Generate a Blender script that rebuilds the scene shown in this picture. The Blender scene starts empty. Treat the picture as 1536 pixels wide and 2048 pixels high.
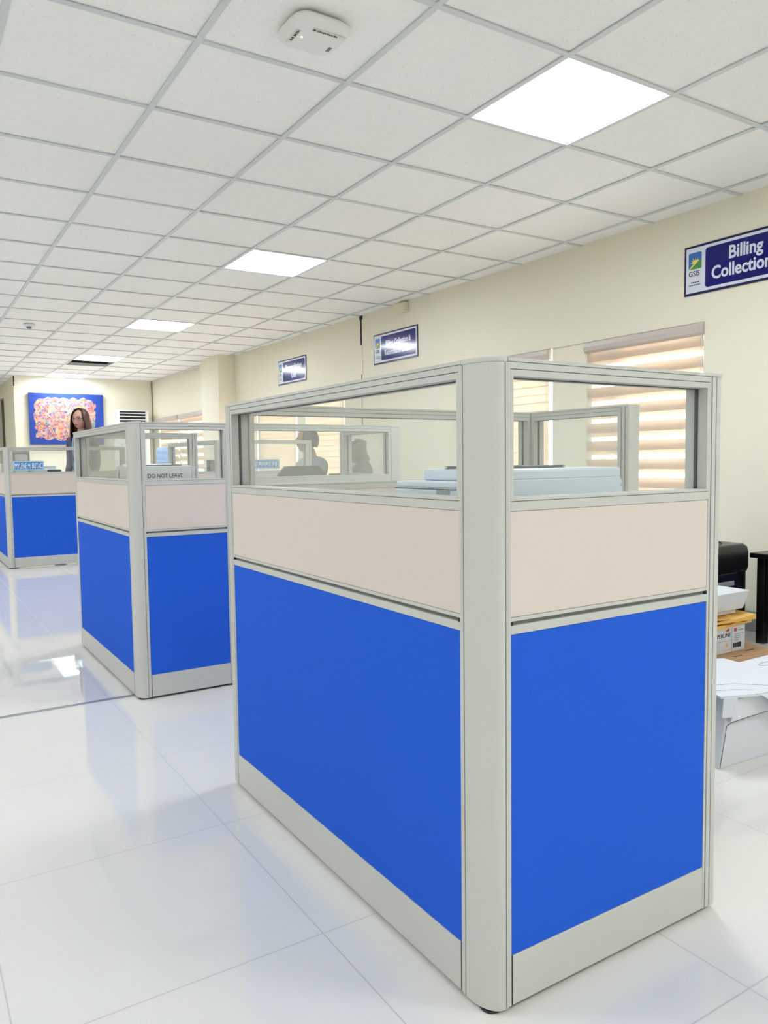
import bpy, bmesh, math, random
from math import sin, cos, pi, radians as rad, atan2
from mathutils import Vector, Matrix, Euler
random.seed(4)
S = bpy.context.scene
COL = S.collection

# ------------------------------------------------------------------ camera
YAW, PITCH, ROLL = 0.561087, -0.06694, -0.0128559
CAMZ = 1.01377
cd = bpy.data.cameras.new('camera')
cam = bpy.data.objects.new('camera', cd); COL.objects.link(cam)
cy_, sy_, cp_, sp_ = cos(YAW), sin(YAW), cos(PITCH), sin(PITCH)
F_ = Vector((sy_*cp_, cy_*cp_, sp_)); R_ = Vector((cy_, -sy_, 0)); U_ = R_.cross(F_)
c_, s_ = cos(ROLL), sin(ROLL)
R2 = R_*c_ + U_*s_; U2 = U_*c_ - R_*s_
M3 = Matrix((R2, U2, -F_)).transposed()
cam.matrix_world = Matrix.Translation((0, 0, CAMZ)) @ M3.to_4x4()
cd.sensor_fit = 'VERTICAL'; cd.sensor_height = 24.0
cd.lens = 1540.814/2048*24.0
cd.clip_start = 0.02
S.camera = cam

# ------------------------------------------------------------------ light and exposure
w = bpy.data.worlds.new('world'); S.world = w; w.use_nodes = True
w.node_tree.nodes['Background'].inputs[0].default_value = (0.93, 0.97, 1.0, 1)
w.node_tree.nodes['Background'].inputs[1].default_value = 3.3
PANEL_POWER = 9.5
S.view_settings.view_transform = 'Standard'
S.view_settings.look = 'None'
S.view_settings.gamma = 1.0
S.view_settings.use_curve_mapping = False
S.view_settings.exposure = 1.78
S.cycles.use_denoising = True
S.cycles.max_bounces = 12
S.cycles.diffuse_bounces = 6
S.cycles.transparent_max_bounces = 32
S.cycles.caustics_reflective = False
S.cycles.caustics_refractive = False
S.cycles.sample_clamp_indirect = 6

# ------------------------------------------------------------------ materials
MATS = {}
def lin(c):
    return tuple(((v/255)/12.92 if v/255 <= .04045 else ((v/255+.055)/1.055)**2.4) for v in c) + (1,)
def mat(name, rgb, rough=.5, metal=0, spec=.5, bump=None, var=None, coat=0):
    if name in MATS: return MATS[name]
    m = bpy.data.materials.new(name); m.use_nodes = True; MATS[name] = m
    nt = m.node_tree; b = nt.nodes['Principled BSDF']
    b.inputs['Base Color'].default_value = lin(rgb)
    b.inputs['Roughness'].default_value = rough
    b.inputs['Metallic'].default_value = metal
    b.inputs['Specular IOR Level'].default_value = spec
    b.inputs['Coat Weight'].default_value = coat
    if bump or var:
        tc = nt.nodes.new('ShaderNodeTexCoord'); no = nt.nodes.new('ShaderNodeTexNoise')
        nt.links.new(tc.outputs['Object'], no.inputs['Vector'])
        no.inputs['Scale'].default_value = (bump or var)[0]
        no.inputs['Detail'].default_value = 3
        if bump:
            bp = nt.nodes.new('ShaderNodeBump'); bp.inputs['Strength'].default_value = bump[1]
            bp.inputs['Distance'].default_value = .002
            nt.links.new(no.outputs['Fac'], bp.inputs['Height']); nt.links.new(bp.outputs['Normal'], b.inputs['Normal'])
        if var:
            n2 = nt.nodes.new('ShaderNodeTexNoise'); n2.inputs['Scale'].default_value = var[0]
            nt.links.new(tc.outputs['Object'], n2.inputs['Vector'])
            mx = nt.nodes.new('ShaderNodeMix'); mx.data_type = 'RGBA'
            k = var[1]
            a = lin(rgb); mx.inputs['A'].default_value = tuple(min(1, v*(1-k)) for v in a[:3]) + (1,)
            mx.inputs['B'].default_value = tuple(min(1, v*(1+k)) for v in a[:3]) + (1,)
            nt.links.new(n2.outputs['Fac'], mx.inputs['Factor']); nt.links.new(mx.outputs['Result'], b.inputs['Base Color'])
    return m
def emis(name, rgb, st):
    m = bpy.data.materials.new(name); m.use_nodes = True; nt = m.node_tree
    nt.nodes.remove(nt.nodes['Principled BSDF'])
    e = nt.nodes.new('ShaderNodeEmission'); e.inputs[0].default_value = lin(rgb); e.inputs[1].default_value = st
    nt.links.new(e.outputs[0], nt.nodes['Material Output'].inputs[0]); MATS[name] = m
    return m
def glass(name, tint, base_refl=.04, diffuse_mix=.03):
    m = bpy.data.materials.new(name); m.use_nodes = True; nt = m.node_tree; MATS[name] = m
    nt.nodes.remove(nt.nodes['Principled BSDF'])
    tr = nt.nodes.new('ShaderNodeBsdfTransparent'); tr.inputs[0].default_value = tint
    gl = nt.nodes.new('ShaderNodeBsdfGlossy'); gl.inputs['Roughness'].default_value = .02
    df = nt.nodes.new('ShaderNodeBsdfDiffuse'); df.inputs[0].default_value = (.9, .92, .88, 1)
    ge = nt.nodes.new('ShaderNodeNewGeometry'); dt = nt.nodes.new('ShaderNodeVectorMath'); dt.operation = 'DOT_PRODUCT'
    nt.links.new(ge.outputs['Normal'], dt.inputs[0]); nt.links.new(ge.outputs['Incoming'], dt.inputs[1])
    def mm(op, a, b):
        n = nt.nodes.new('ShaderNodeMath'); n.operation = op
        for i, v in enumerate((a, b)):
            if isinstance(v, (int, float)): n.inputs[i].default_value = v
            else: nt.links.new(v, n.inputs[i])
        return n
    fr = mm('ADD', mm('MULTIPLY', mm('POWER', mm('SUBTRACT', 1.0, mm('ABSOLUTE', dt.outputs['Value'], 0).outputs[0]).outputs[0], 5.0).outputs[0], 1-base_refl).outputs[0], base_refl)
    m1 = nt.nodes.new('ShaderNodeMixShader'); m2 = nt.nodes.new('ShaderNodeMixShader')
    nt.links.new(fr.outputs[0], m1.inputs[0]); nt.links.new(tr.outputs[0], m1.inputs[1]); nt.links.new(gl.outputs[0], m1.inputs[2])
    m2.inputs[0].default_value = diffuse_mix  # even pale diffuse share mixed over the pane
    nt.links.new(m1.outputs[0], m2.inputs[1]); nt.links.new(df.outputs[0], m2.inputs[2])
    nt.links.new(m2.outputs[0], nt.nodes['Material Output'].inputs[0])
    return m
def fabric_translucent(name, rgb, transl, transp=0):
    m = bpy.data.materials.new(name); m.use_nodes = True; nt = m.node_tree; MATS[name] = m
    nt.nodes.remove(nt.nodes['Principled BSDF'])
    df = nt.nodes.new('ShaderNodeBsdfDiffuse'); df.inputs[0].default_value = lin(rgb)
    tl = nt.nodes.new('ShaderNodeBsdfTranslucent'); tl.inputs[0].default_value = lin(rgb)
    tr = nt.nodes.new('ShaderNodeBsdfTransparent')
    a = nt.nodes.new('ShaderNodeMixShader'); a.inputs[0].default_value = transl
    b = nt.nodes.new('ShaderNodeMixShader'); b.inputs[0].default_value = transp
    nt.links.new(df.outputs[0], a.inputs[1]); nt.links.new(tl.outputs[0], a.inputs[2])
    nt.links.new(a.outputs[0], b.inputs[1]); nt.links.new(tr.outputs[0], b.inputs[2])
    nt.links.new(b.outputs[0], nt.nodes['Material Output'].inputs[0])
    return m

M_FRAME = mat('powder_coated_frame', (197, 197, 192), .42, spec=.4)
M_GROOVE = mat('groove_grey', (120, 124, 118), .7)  # darker grey set into the frame grooves
M_DARK = mat('dark_gap', (25, 26, 28), .7)
M_BEIGE = mat('beige_fabric', (221, 208, 200), .95, spec=.1, bump=(1400, .35), var=(500, .03))
M_BLUE = mat('blue_fabric', (42, 96, 214), .9, spec=.12, bump=(1400, .35), var=(500, .05))
M_GLASS = glass('partition_glass', (.985, .993, .985, 1), diffuse_mix=.045)
M_WGLASS = glass('window_glass', (.97, .98, .98, 1), diffuse_mix=.01)
M_BLACKP = mat('black_plastic', (18, 19, 22), .3, spec=.5)
M_WALL = mat('cream_paint', (234, 228, 208), .7, spec=.25, bump=(60, .05), var=(1.2, .015))
M_TBAR = mat('ceiling_tee', (210, 214, 216), .45)
M_WHITE = mat('white_plastic', (236, 240, 244), .35)
M_COOLW = mat('cool_white_plastic', (222, 232, 246), .35)
M_SOFTG = mat('grey_plastic', (150, 154, 158), .4)
M_DGREY = mat('charcoal_plastic', (62, 64, 70), .4)
M_CARD = mat('white_card', (212, 215, 222), .6, var=(6, .02))
M_BROWN = mat('brown_card', (196, 158, 122), .8, var=(12, .05))
M_MANILA = mat('manila_paper', (232, 184, 98), .7, var=(10, .08))
M_NAVY = mat('navy_print', (12, 10, 108), .12, spec=.3, coat=.1)
M_BORDER = mat('navy_border', (16, 14, 72), .2)
M_SIGNW = mat('sign_white', (218, 221, 236), .12, coat=.1)
M_ALU = mat('aluminium', (176, 178, 184), .35, metal=.6)
M_DESK = mat('desk_laminate', (214, 206, 192), .4)
M_CREAMP = mat('cream_plastic', (226, 218, 190), .5)
M_LEATHER = mat('black_leather', (26, 27, 30), .32, spec=.5)

# ------------------------------------------------------------------ mesh helpers
def new_bm(): return bmesh.new()
def box(bm, x0, y0, z0, x1, y1, z1, mi=0, M=None):
    vs = [bm.verts.new(v) for v in ((x0,y0,z0),(x1,y0,z0),(x1,y1,z0),(x0,y1,z0),(x0,y0,z1),(x1,y0,z1),(x1,y1,z1),(x0,y1,z1))]
    if M is not None:
        for v in vs: v.co = M @ v.co
    for f in ((3,2,1,0),(4,5,6,7),(0,1,5,4),(1,2,6,5),(2,3,7,6),(3,0,4,7)):
        fc = bm.faces.new([vs[i] for i in f]); fc.material_index = mi
    return vs
def prism(bm, pts, z0, z1, mi=0, M=None, smooth=False):
    n = len(pts)
    lo = [bm.verts.new((p[0], p[1], z0)) for p in pts]; hi = [bm.verts.new((p[0], p[1], z1)) for p in pts]
    if M is not None:
        for v in lo+hi: v.co = M @ v.co
    bm.faces.new(lo[::-1]).material_index = mi; bm.faces.new(hi).material_index = mi
    for i in range(n):
        f = bm.faces.new((lo[i], lo[(i+1)%n], hi[(i+1)%n], hi[i])); f.material_index = mi; f.smooth = smooth
def lathe(bm, prof, seg=24, mi=0, M=None, smooth=True):
    rings = []
    for r, z in prof:
        if r < 1e-6:
            v = bm.verts.new((0, 0, z)); rings.append([v])
        else:
            rings.append([bm.verts.new((r*cos(2*pi*k/seg), r*sin(2*pi*k/seg), z)) for k in range(seg)])
    if M is not None:
        for rg in rings:
            for v in rg: v.co = M @ v.co
    for a, b in zip(rings, rings[1:]):
        for k in range(seg):
            if len(a) == 1 and len(b) == 1: continue
            if len(a) == 1: f = bm.faces.new((a[0], b[(k+1)%seg], b[k]))
            elif len(b) == 1: f = bm.faces.new((a[k], a[(k+1)%seg], b[0]))
            else: f = bm.faces.new((a[k], a[(k+1)%seg], b[(k+1)%seg], b[k]))
            f.material_index = mi; f.smooth = smooth
def tube(bm, pts, r, seg=10, mi=0):
    rings = []
    pts = [Vector(p) for p in pts]
    for i, p in enumerate(pts):
        d = (pts[min(i+1, len(pts)-1)] - pts[max(i-1, 0)]).normalized()
        a = d.orthogonal().normalized() if i == 0 else (a - d*a.dot(d)).normalized()
        b = d.cross(a)
        rr = r[i] if isinstance(r, (list, tuple)) else r
        rings.append([bm.verts.new(p + (a*cos(2*pi*k/seg) + b*sin(2*pi*k/seg))*rr) for k in range(seg)])
    for A, B in zip(rings, rings[1:]):
        for k in range(seg):
            f = bm.faces.new((A[k], A[(k+1)%seg], B[(k+1)%seg], B[k])); f.smooth = True; f.material_index = mi
    bm.faces.new(rings[0][::-1]).material_index = mi; bm.faces.new(rings[-1]).material_index = mi
def rrect(w, h, r, n=6, cx=0, cy=0):
    pts = []
    for (sx, sy, a0) in ((1,1,0),(-1,1,90),(-1,-1,180),(1,-1,270)):
        for k in range(n+1):
            a = rad(a0 + 90*k/n)
            pts.append((cx + sx*(w/2-r) + r*cos(a), cy + sy*(h/2-r) + r*sin(a)))
    return pts
def obj(name, bm, mats, parent=None, bevel=0, seg=1):
    me = bpy.data.meshes.new(name)
    bmesh.ops.recalc_face_normals(bm, faces=bm.faces)
    bm.to_mesh(me); bm.free()
    if not isinstance(mats, (list, tuple)): mats = [mats]
    for m in mats: me.materials.append(m)
    o = bpy.data.objects.new(name, me); COL.objects.link(o)
    if parent is not None: o.parent = parent
    if bevel:
        b = o.modifiers.new('bevel', 'BEVEL'); b.width = bevel; b.segments = seg; b.limit_method = 'ANGLE'; b.angle_limit = rad(40)
    return o
def boxo(name, dims, m, parent=None, bevel=0, seg=2):
    bm = new_bm(); box(bm, *dims); return obj(name, bm, m, parent, bevel, seg)
def thing(name, label, cat, loc=(0,0,0), rz=0, group=None):
    o = bpy.data.objects.new(name, None); COL.objects.link(o); o.empty_display_size = .1
    o.location = loc; o.rotation_euler = (0, 0, rz); return tag(o, label, cat, group)
def tag(o, label, cat, group=None, kind=None):
    o['label'] = label; o['category'] = cat
    if group: o['group'] = group
    if kind: o['kind'] = kind
    return o
def struct(o, label=None):
    o['kind'] = 'structure'
    if label: o['label'] = label
    return o
def text_mesh(name, txt, size, m, parent, loc, rot, bold=0, sx=1, align='LEFT', depth=.0006, spacing=1):
    c = bpy.data.curves.new(name, 'FONT'); c.body = txt; c.size = size; c.offset = bold; c.extrude = depth
    c.align_x = align; c.space_character = spacing; c.resolution_u = 3
    t = bpy.data.objects.new('tmp', c); COL.objects.link(t)
    dg = bpy.context.evaluated_depsgraph_get()
    me = bpy.data.meshes.new_from_object(t.evaluated_get(dg)); me.name = name
    bpy.data.objects.remove(t); bpy.data.curves.remove(c)
    me.materials.clear(); me.materials.append(m)
    for v in me.vertices: v.co.x *= sx
    o = bpy.data.objects.new(name, me); COL.objects.link(o); o.parent = parent
    o.location = loc; o.rotation_euler = rot
    return o

# ------------------------------------------------------------------ structure
H = 2.4929
TH = math.atan(.0125)
def WX(y): return 4.175 - .0125*y
YFAR = 14.25
YLIMIT, XL, YB_ = 18.0, -4.2, -3.2

# floor: polished 60 cm tiles
m = bpy.data.materials.new('polished_tile'); m.use_nodes = True; nt = m.node_tree; b = nt.nodes['Principled BSDF']
tc = nt.nodes.new('ShaderNodeTexCoord'); sp = nt.nodes.new('ShaderNodeSeparateXYZ'); nt.links.new(tc.outputs['Object'], sp.inputs[0])
def mth(op, a, b_=None, c=None):
    n = nt.nodes.new('ShaderNodeMath'); n.operation = op
    for i, v in enumerate((a, b_, c)):
        if v is None: continue
        if isinstance(v, (int, float)): n.inputs[i].default_value = v
        else: nt.links.new(v, n.inputs[i])
    return n.outputs[0]
def gline(src, off, T=.6, half=.0016):
    q = mth('DIVIDE', mth('SUBTRACT', src, off), T)
    d = mth('MULTIPLY', mth('ABSOLUTE', mth('SUBTRACT', mth('FRACT', mth('ADD', q, .5)), .5)), T)
    return mth('LESS_THAN', d, half)
gx = gline(sp.outputs[0], .7272); gy = gline(sp.outputs[1], 1.4252)
gm = mth('MAXIMUM', gx, gy)
mx = nt.nodes.new('ShaderNodeMix'); mx.data_type = 'RGBA'
nt.links.new(gm, mx.inputs['Factor'])
no = nt.nodes.new('ShaderNodeTexNoise'); no.inputs['Scale'].default_value = 1.3; nt.links.new(tc.outputs['Object'], no.inputs['Vector'])
cr = nt.nodes.new('ShaderNodeMix'); cr.data_type = 'RGBA'; cr.inputs['A'].default_value = lin((220, 218, 212)); cr.inputs['B'].default_value = lin((227, 225, 219))
nt.links.new(no.outputs['Fac'], cr.inputs['Factor'])
nt.links.new(cr.outputs['Result'], mx.inputs['A']); mx.inputs['B'].default_value = lin((188, 187, 182))
nt.links.new(mx.outputs['Result'], b.inputs['Base Color'])
ro = mth('ADD', mth('MULTIPLY', gm, .5), .022); nt.links.new(ro, b.inputs['Roughness'])
b.inputs['IOR'].default_value = 1.52
bp = nt.nodes.new('ShaderNodeBump'); bp.inputs['Strength'].default_value = .25; bp.inputs['Distance'].default_value = .001; bp.invert = True
nt.links.new(gm, bp.inputs['Height']); nt.links.new(bp.outputs['Normal'], b.inputs['Normal'])
M_FLOOR = m
struct(boxo('floor', (XL-.1, YB_-.1, -.1, 4.6, YLIMIT, 0), M_FLOOR))

# expansion strip across the floor
bm = new_bm(); box(bm, XL, 3.388, 0, 4.12, 3.396, .0022); box(bm, XL, 3.404, 0, 4.12, 3.412, .0022)
box(bm, XL, 3.396, 0, 4.12, 3.404, .0012)
struct(obj('trim_1', bm, M_ALU))

# ceiling tiles with perforations
m = bpy.data.materials.new('mineral_fibre_tile'); m.use_nodes = True; nt = m.node_tree; b = nt.nodes['Principled BSDF']
b.inputs['Roughness'].default_value = .95; b.inputs['Specular IOR Level'].default_value = .1
tc = nt.nodes.new('ShaderNodeTexCoord')
vo = nt.nodes.new('ShaderNodeTexVoronoi'); vo.inputs['Scale'].default_value = 160; nt.links.new(tc.outputs['Object'], vo.inputs['Vector'])
no = nt.nodes.new('ShaderNodeTexNoise'); no.inputs['Scale'].default_value = 40; nt.links.new(tc.outputs['Object'], no.inputs['Vector'])
thr = mth('MULTIPLY', mth('SUBTRACT', no.outputs['Fac'], .33), .62)
pit = mth('LESS_THAN', vo.outputs['Distance'], thr)
mx = nt.nodes.new('ShaderNodeMix'); mx.data_type = 'RGBA'; nt.links.new(pit, mx.inputs['Factor'])
n3 = nt.nodes.new('ShaderNodeTexNoise'); n3.inputs['Scale'].default_value = .7; nt.links.new(tc.outputs['Object'], n3.inputs['Vector'])
c3 = nt.nodes.new('ShaderNodeMix'); c3.data_type = 'RGBA'; c3.inputs['A'].default_value = lin((244, 243, 241)); c3.inputs['B'].default_value = lin((248, 247, 245))
nt.links.new(n3.outputs['Fac'], c3.inputs['Factor']); nt.links.new(c3.outputs['Result'], mx.inputs['A'])
mx.inputs['B'].default_value = lin((196, 192, 186)); nt.links.new(mx.outputs['Result'], b.inputs['Base Color'])
bp = nt.nodes.new('ShaderNodeBump'); bp.inputs['Strength'].default_value = .4; bp.inputs['Distance'].default_value = .001; bp.invert = True
nt.links.new(pit, bp.inputs['Height']); nt.links.new(bp.outputs['Normal'], b.inputs['Normal'])
M_TILE = m
GX, GY = .9626, 2.7199
LIGHTS = [(2, -6), (2, -1), (2, 4), (2, 9), (2, 14), (2, 18)] + [(-1, -9)] + [(-4, j) for j in (-6, -1, 4, 9, 14, 19)]  # unseen panels behind the camera and in the left row added for even light
HOLE = (2, 15)
bm = new_bm()
def rnd_sag(): return random.uniform(0, .0018)
for i in range(-9, 6):
    for j in range(-10, 26):
        x0, y0 = GX + .6*i, GY + .6*j; x1, y1 = x0+.6, y0+.6
        if (i, j) in LIGHTS or (i, j) == HOLE: continue
        x0, x1, y0, y1 = max(x0, XL), min(x1, 4.36), max(y0, YB_), min(y1, YLIMIT)
        if x1 <= x0 or y1 <= y0: continue
        z = H + .006 + rnd_sag()
        box(bm, x0+.004, y0+.004, z, x1-.004, y1-.004, z+.012)
struct(obj('ceiling', bm, M_TILE))
bm = new_bm()
for i in range(-8, 6):
    x = GX + .6*i; box(bm, x-.012, YB_, H, x+.012, YLIMIT, H+.005); box(bm, x-.0015, YB_, H+.005, x+.0015, YLIMIT, H+.04)
for j in range(-9, 26):
    y = GY + .6*j; box(bm, XL, y-.012, H+.0004, 4.3, y+.012, H+.0054); box(bm, XL, y-.0015, H+.0054, 4.3, y+.0015, H+.04)
struct(obj('trim_2', bm, M_TBAR))
# plenum slab above
struct(boxo('trim_3', (XL-.1, YB_-.1, H+.45, 4.6, YLIMIT+.1, H+.5), mat('plenum_concrete', (96, 84, 76), .9)))

# walls
wall = new_bm(); TW = .22
def wseg(u0, u1, z0, z1, n0=0, n1=TW): box(wall, n0, u0, z0, n1, u1, z1)
ZS, ZT = .62, 1.822
OPEN = [(2.943, 5.15), (7.27, 10.2), (11.35, 13.915)]
prev = YB_-.1
for a, b_ in OPEN:
    wseg(prev, a, 0, H+.48); wseg(a, b_, 0, ZS); wseg(a, b_, ZT, H+.48); prev = b_
wseg(prev, YLIMIT+.1, 0, H+.48)
for a, b_ in ((3.83, 4.21), (8.21, 8.44), (9.52, 9.60), (12.80, 12.86)):
    wseg(a, b_, ZS, ZT, .016, TW)
o = struct(obj('wall_right', wall, M_WALL)); o.location = (WX(0), 0, 0); o.rotation_euler.z = TH
struct(boxo('wall_far', (1.69, YFAR, 0, 3.99, YFAR+.2, H+.02), M_WALL))
bm = new_bm(); box(bm, 1.69, YFAR+.2, 0, 1.9, 15.7, H+.02); box(bm, 1.69, 15.7, 2.25, 1.9, 16.6, H+.02); box(bm, 1.69, 16.6, 0, 1.9, YLIMIT, H+.02)
struct(obj('wall_side', bm, M_WALL))
struct(boxo('wall_end', (XL-.1, YLIMIT-.1, 0, 4.6, YLIMIT+.1, H+.5), M_WALL))
struct(boxo('wall_left', (XL-.1, YB_-.1, -.1, XL, YLIMIT+.1, H+.5), M_WALL))
struct(boxo('wall_back', (XL-.1, YB_-.15, -.1, 4.6, YB_, H+.5), M_WALL))
struct(boxo('door_1', (1.74, 15.72, 0, 1.79, 16.58, 2.24), mat('dark_door', (22, 18, 16), .4)))
# structural column projecting from the right wall
o = struct(boxo('wall_column', (3.80, 10.30, 0, 4.05, 11.0, H+.02), M_WALL))
# baseboards
M_BASE = mat('grey_baseboard', (150, 152, 154), .4)
o = struct(boxo('baseboard_right', (-.012, YB_+.1, 0, 0, 10.28, .115), M_BASE)); o.location = (WX(0), 0, 0); o.rotation_euler.z = TH
struct(boxo('baseboard_far', (1.70, YFAR-.012, 0, 3.98, YFAR, .115), M_BASE))

def on_wall(o, y, z=0, out=0):
    o.location = (WX(y) - out*cos(TH), y - out*sin(TH), z); o.rotation_euler = (0, 0, TH); return o

# windows: frame + panes (local: y along wall from 0, x>0 into wall)
M_WFR = mat('white_window_frame', (235, 238, 240), .4)
M_MULL = mat('grey_mullion', (150, 156, 166), .5)
def window(n, y0, y1, mulls, greys=()):
    L = y1 - y0; bm = new_bm(); f = .035
    box(bm, .12, 0, ZS, .16, L, ZS+f); box(bm, .12, 0, ZT-f, .16, L, ZT)
    for u in [0] + list(mulls) + [L-f]: box(bm, .12, u, ZS+f, .16, u+f, ZT-f)
    o = struct(on_wall(obj('window_%d' % n, bm, M_WFR), y0))
    g = boxo('window_pane', (.138, f, ZS+f, .142, L-f, ZT-f), M_WGLASS, o)
    for u in greys:
        boxo('window_mullion', (.10, u, ZS+f, .119, u+.10, ZT-f), M_MULL, o)
    return o
window(1, 2.945, 3.828, (.43,), (.65,))
window(2, 4.212, 5.148, (.45,))
window(3, 7.272, 8.208, (.45,))
window(4, 8.442, 9.518, (.52,))
window(5, 9.602, 10.198, ())
window(6, 11.352, 12.798, (.7,))
window(7, 12.862, 13.913, (.5,))

# zebra blinds
M_BAND = fabric_translucent('blind_band', (230, 216, 200), .44)
M_SHEER = fabric_translucent('blind_sheer', (244, 236, 222), .5, .82)
M_CASS = mat('taupe_cassette', (196, 186, 178), .35)
PER = .1235
def blind(y0, y1, label, open_=True, ztop=1.8215, zbot=.66, off=.006, closed_shift=0.0):
    L = y1 - y0
    t = on_wall(thing('zebra_blind', label, 'blind', group='zebra blinds on the right wall windows'), y0)
    bm = new_bm()
    pts = [(-.004, 0), (-.022, .012), (-.026, .04), (-.022, .066), (-.004, .076), (.03, .076), (.03, 0)]
    vs0 = [bm.verts.new((x, -.008, ztop-.078+z)) for x, z in pts]; vs1 = [bm.verts.new((x, L+.008, ztop-.078+z)) for x, z in pts]
    bm.faces.new(vs0); bm.faces.new(vs1[::-1])
    for i in range(len(pts)): bm.faces.new((vs0[i], vs1[i], vs1[(i+1) % len(pts)], vs0[(i+1) % len(pts)]))
    obj('cassette', bm, M_CASS, t)
    a, b_ = .0005, L-.006
    if open_: h = .067; sh = .026
    else: h = .0675; sh = PER/2
    for k, (x, s) in enumerate(((off, 0), (off+(.016 if open_ else .003), sh))):
        bm = new_bm(); z = ztop - .078 - s - off*0 - closed_shift
        while z - h > zbot:
            box(bm, x, a, z-h, x+.0008, b_, z); z -= PER
        obj('fabric_bands', bm, M_BAND, t)
        if open_: boxo('sheer_fabric', (x+.001, a, zbot, x+.0013, b_, ztop-.05), M_SHEER, t)
    boxo('bottom_bar', (off-.004, a-.002, zbot-.02, off+.026, b_+.002, zbot+.004), M_CASS, t, .003)
    bm = new_bm()
    tube(bm, [(-.008, .006, ztop-.05), (-.008, .006, .9)], .0012, 6); tube(bm, [(-.004, .02, ztop-.05), (-.004, .02, .9)], .0012, 6)
    obj('pull_cord', bm, M_WHITE, t)
    return t
blind(2.944, 3.868, 'open striped zebra blind of the window nearest the camera, bright bands showing', True, off=.001)
blind(4.24, 5.12, 'closed zebra blind seen right of the near cubicle post, beside the plain pier', False)
blind(7.29, 8.19, 'closed cream zebra blind directly behind the seated man', False)
blind(8.46, 9.50, 'wide closed zebra blind left of the seated man, above the second name plate', False)
blind(9.61, 10.18, 'narrow orange-tinted zebra blind just before the wall column', False)
blind(11.40, 12.78, 'open zebra blind just beyond the wall column, white stripes showing', True)
blind(12.88, 13.88, 'farthest open zebra blind, next to the standing air conditioner', True)

# ceiling light panels
M_LED = emis('led_diffuser', (238, 247, 255), PANEL_POWER)
M_LEDF = mat('light_frame', (240, 242, 242), .5)
LL = {(2, -1): 'nearest square ceiling light panel, upper right of the photo',
      (2, 4): 'second square ceiling light, above the left end of the near cubicle',
      (2, 9): 'third square ceiling light, left of the rail seen over the middle cubicle',
      (2, 14): 'fourth square ceiling light, beside the open ceiling tile',
      (2, 18): 'farthest square ceiling light, against the far wall'}
for (i, j) in LIGHTS:
    x0, y0 = GX+.6*i, GY+.6*j
    lb = LL.get((i, j)) or (('added unseen ceiling light panel %s behind the camera, %s row' % ('just' if j == -6 else 'far', 'right' if i == 2 else 'middle')) if i > -4 else '%s added unseen ceiling light panel of the left row outside the photo' % {-6: 'first', -1: 'second', 4: 'third', 9: 'fourth', 14: 'fifth', 19: 'sixth'}[j])
    t = thing('ceiling_light', lb, 'light', (x0+.3, y0+.3, H), 0, 'square ceiling light panels')
    bm = new_bm()
    for q in ((-.297,-.297,.297,-.281),(-.297,.281,.297,.297),(-.297,-.281,-.281,.281),(.281,-.281,.297,.281)):
        box(bm, q[0], q[1], .0062, q[2], q[3], .03)
    obj('light_frame', bm, M_LEDF, t)
    boxo('diffuser', (-.2805, -.2805, .010, .2805, .2805, .016), M_LED, t)

# wifi access point
t = thing('wifi_access_point', 'white rounded square wireless access point with paper tape on the ceiling', 'access point', (1.272, 2.437, H))
bm = new_bm()
def loft(bm, rings, mi=0, smooth=True):
    rr = [[bm.verts.new(p) for p in r] for r in rings]
    n = len(rr[0])
    for A, B in zip(rr, rr[1:]):
        for k in range(n):
            f = bm.faces.new((A[k], A[(k+1)%n], B[(k+1)%n], B[k])); f.smooth = smooth; f.material_index = mi
    bm.faces.new(rr[0][::-1]).material_index = mi
    f = bm.faces.new(rr[-1]); f.material_index = mi
rings = []
for d, s in ((0, .86), (-.008, .93), (-.014, 1.0), (-.024, .99), (-.032, .93), (-.037, .80), (-.039, .6)):
    rings.append([(x*s, y*s, d) for x, y in rrect(.215, .205, .055, 8)])
loft(bm, rings); obj('housing', bm, mat('ap_white', (232, 232, 230), .35), t)
M_TAPE = mat('yellowed_tape', (226, 223, 212), .6); M_INK = mat('black_ink', (30, 28, 30), .6)
tp = boxo('tape_label', (-.032, -.066, -.0405, .088, -.047, -.0392), M_TAPE, t)
text_mesh('lettering', 'JB CAUAYAN BR', .0125, M_INK, tp, (-.030, -.052, -.0408), (pi, 0, 0), .0003)
tp = boxo('tape_label', (-.078, -.03, -.0405, -.058, .055, -.0385), M_TAPE, t)
text_mesh('lettering', 'HQ NE 10 27', .0125, M_INK, tp, (-.073, -.028, -.0408), (pi, 0, pi/2), .0003)
boxo('maker_label', (.068, .015, -.0400, .080, .045, -.0392), mat('grey_print', (120, 122, 126), .6), t)
boxo('status_light', (-.045, .004, -.0405, -.041, .008, -.039), emis('status_led', (210, 235, 255), 6), t)

# smoke detector
t = thing('smoke_detector', 'small round white smoke detector on the far left ceiling', 'smoke detector', (1.237, 8.958, H))
bm = new_bm(); lathe(bm, [(.0, 0), (.055, 0), (.055, -.012), (.05, -.02), (.03, -.024), (0, -.024)], 20); obj('base', bm, M_WHITE, t)
bm = new_bm(); lathe(bm, [(.0, -.0245), (.026, -.0245), (.024, -.042), (.018, -.046), (0, -.046)], 16); obj('sensor_cap', bm, M_SOFTG, t)

# displaced ceiling void frame is left as an open cell; a loose cable droops inside
# junction box at wall top
t = thing('junction_box', 'small cream junction box on the wall just under the ceiling', 'junction box'); on_wall(t, 6.114, 2.395)
boxo('box_body', (-.05, -.075, 0, 0, .075, .088), M_CREAMP, t, .006)
boxo('box_lid', (-.054, -.07, .005, -.05, .07, .083), M_CREAMP, t, .002)
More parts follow.
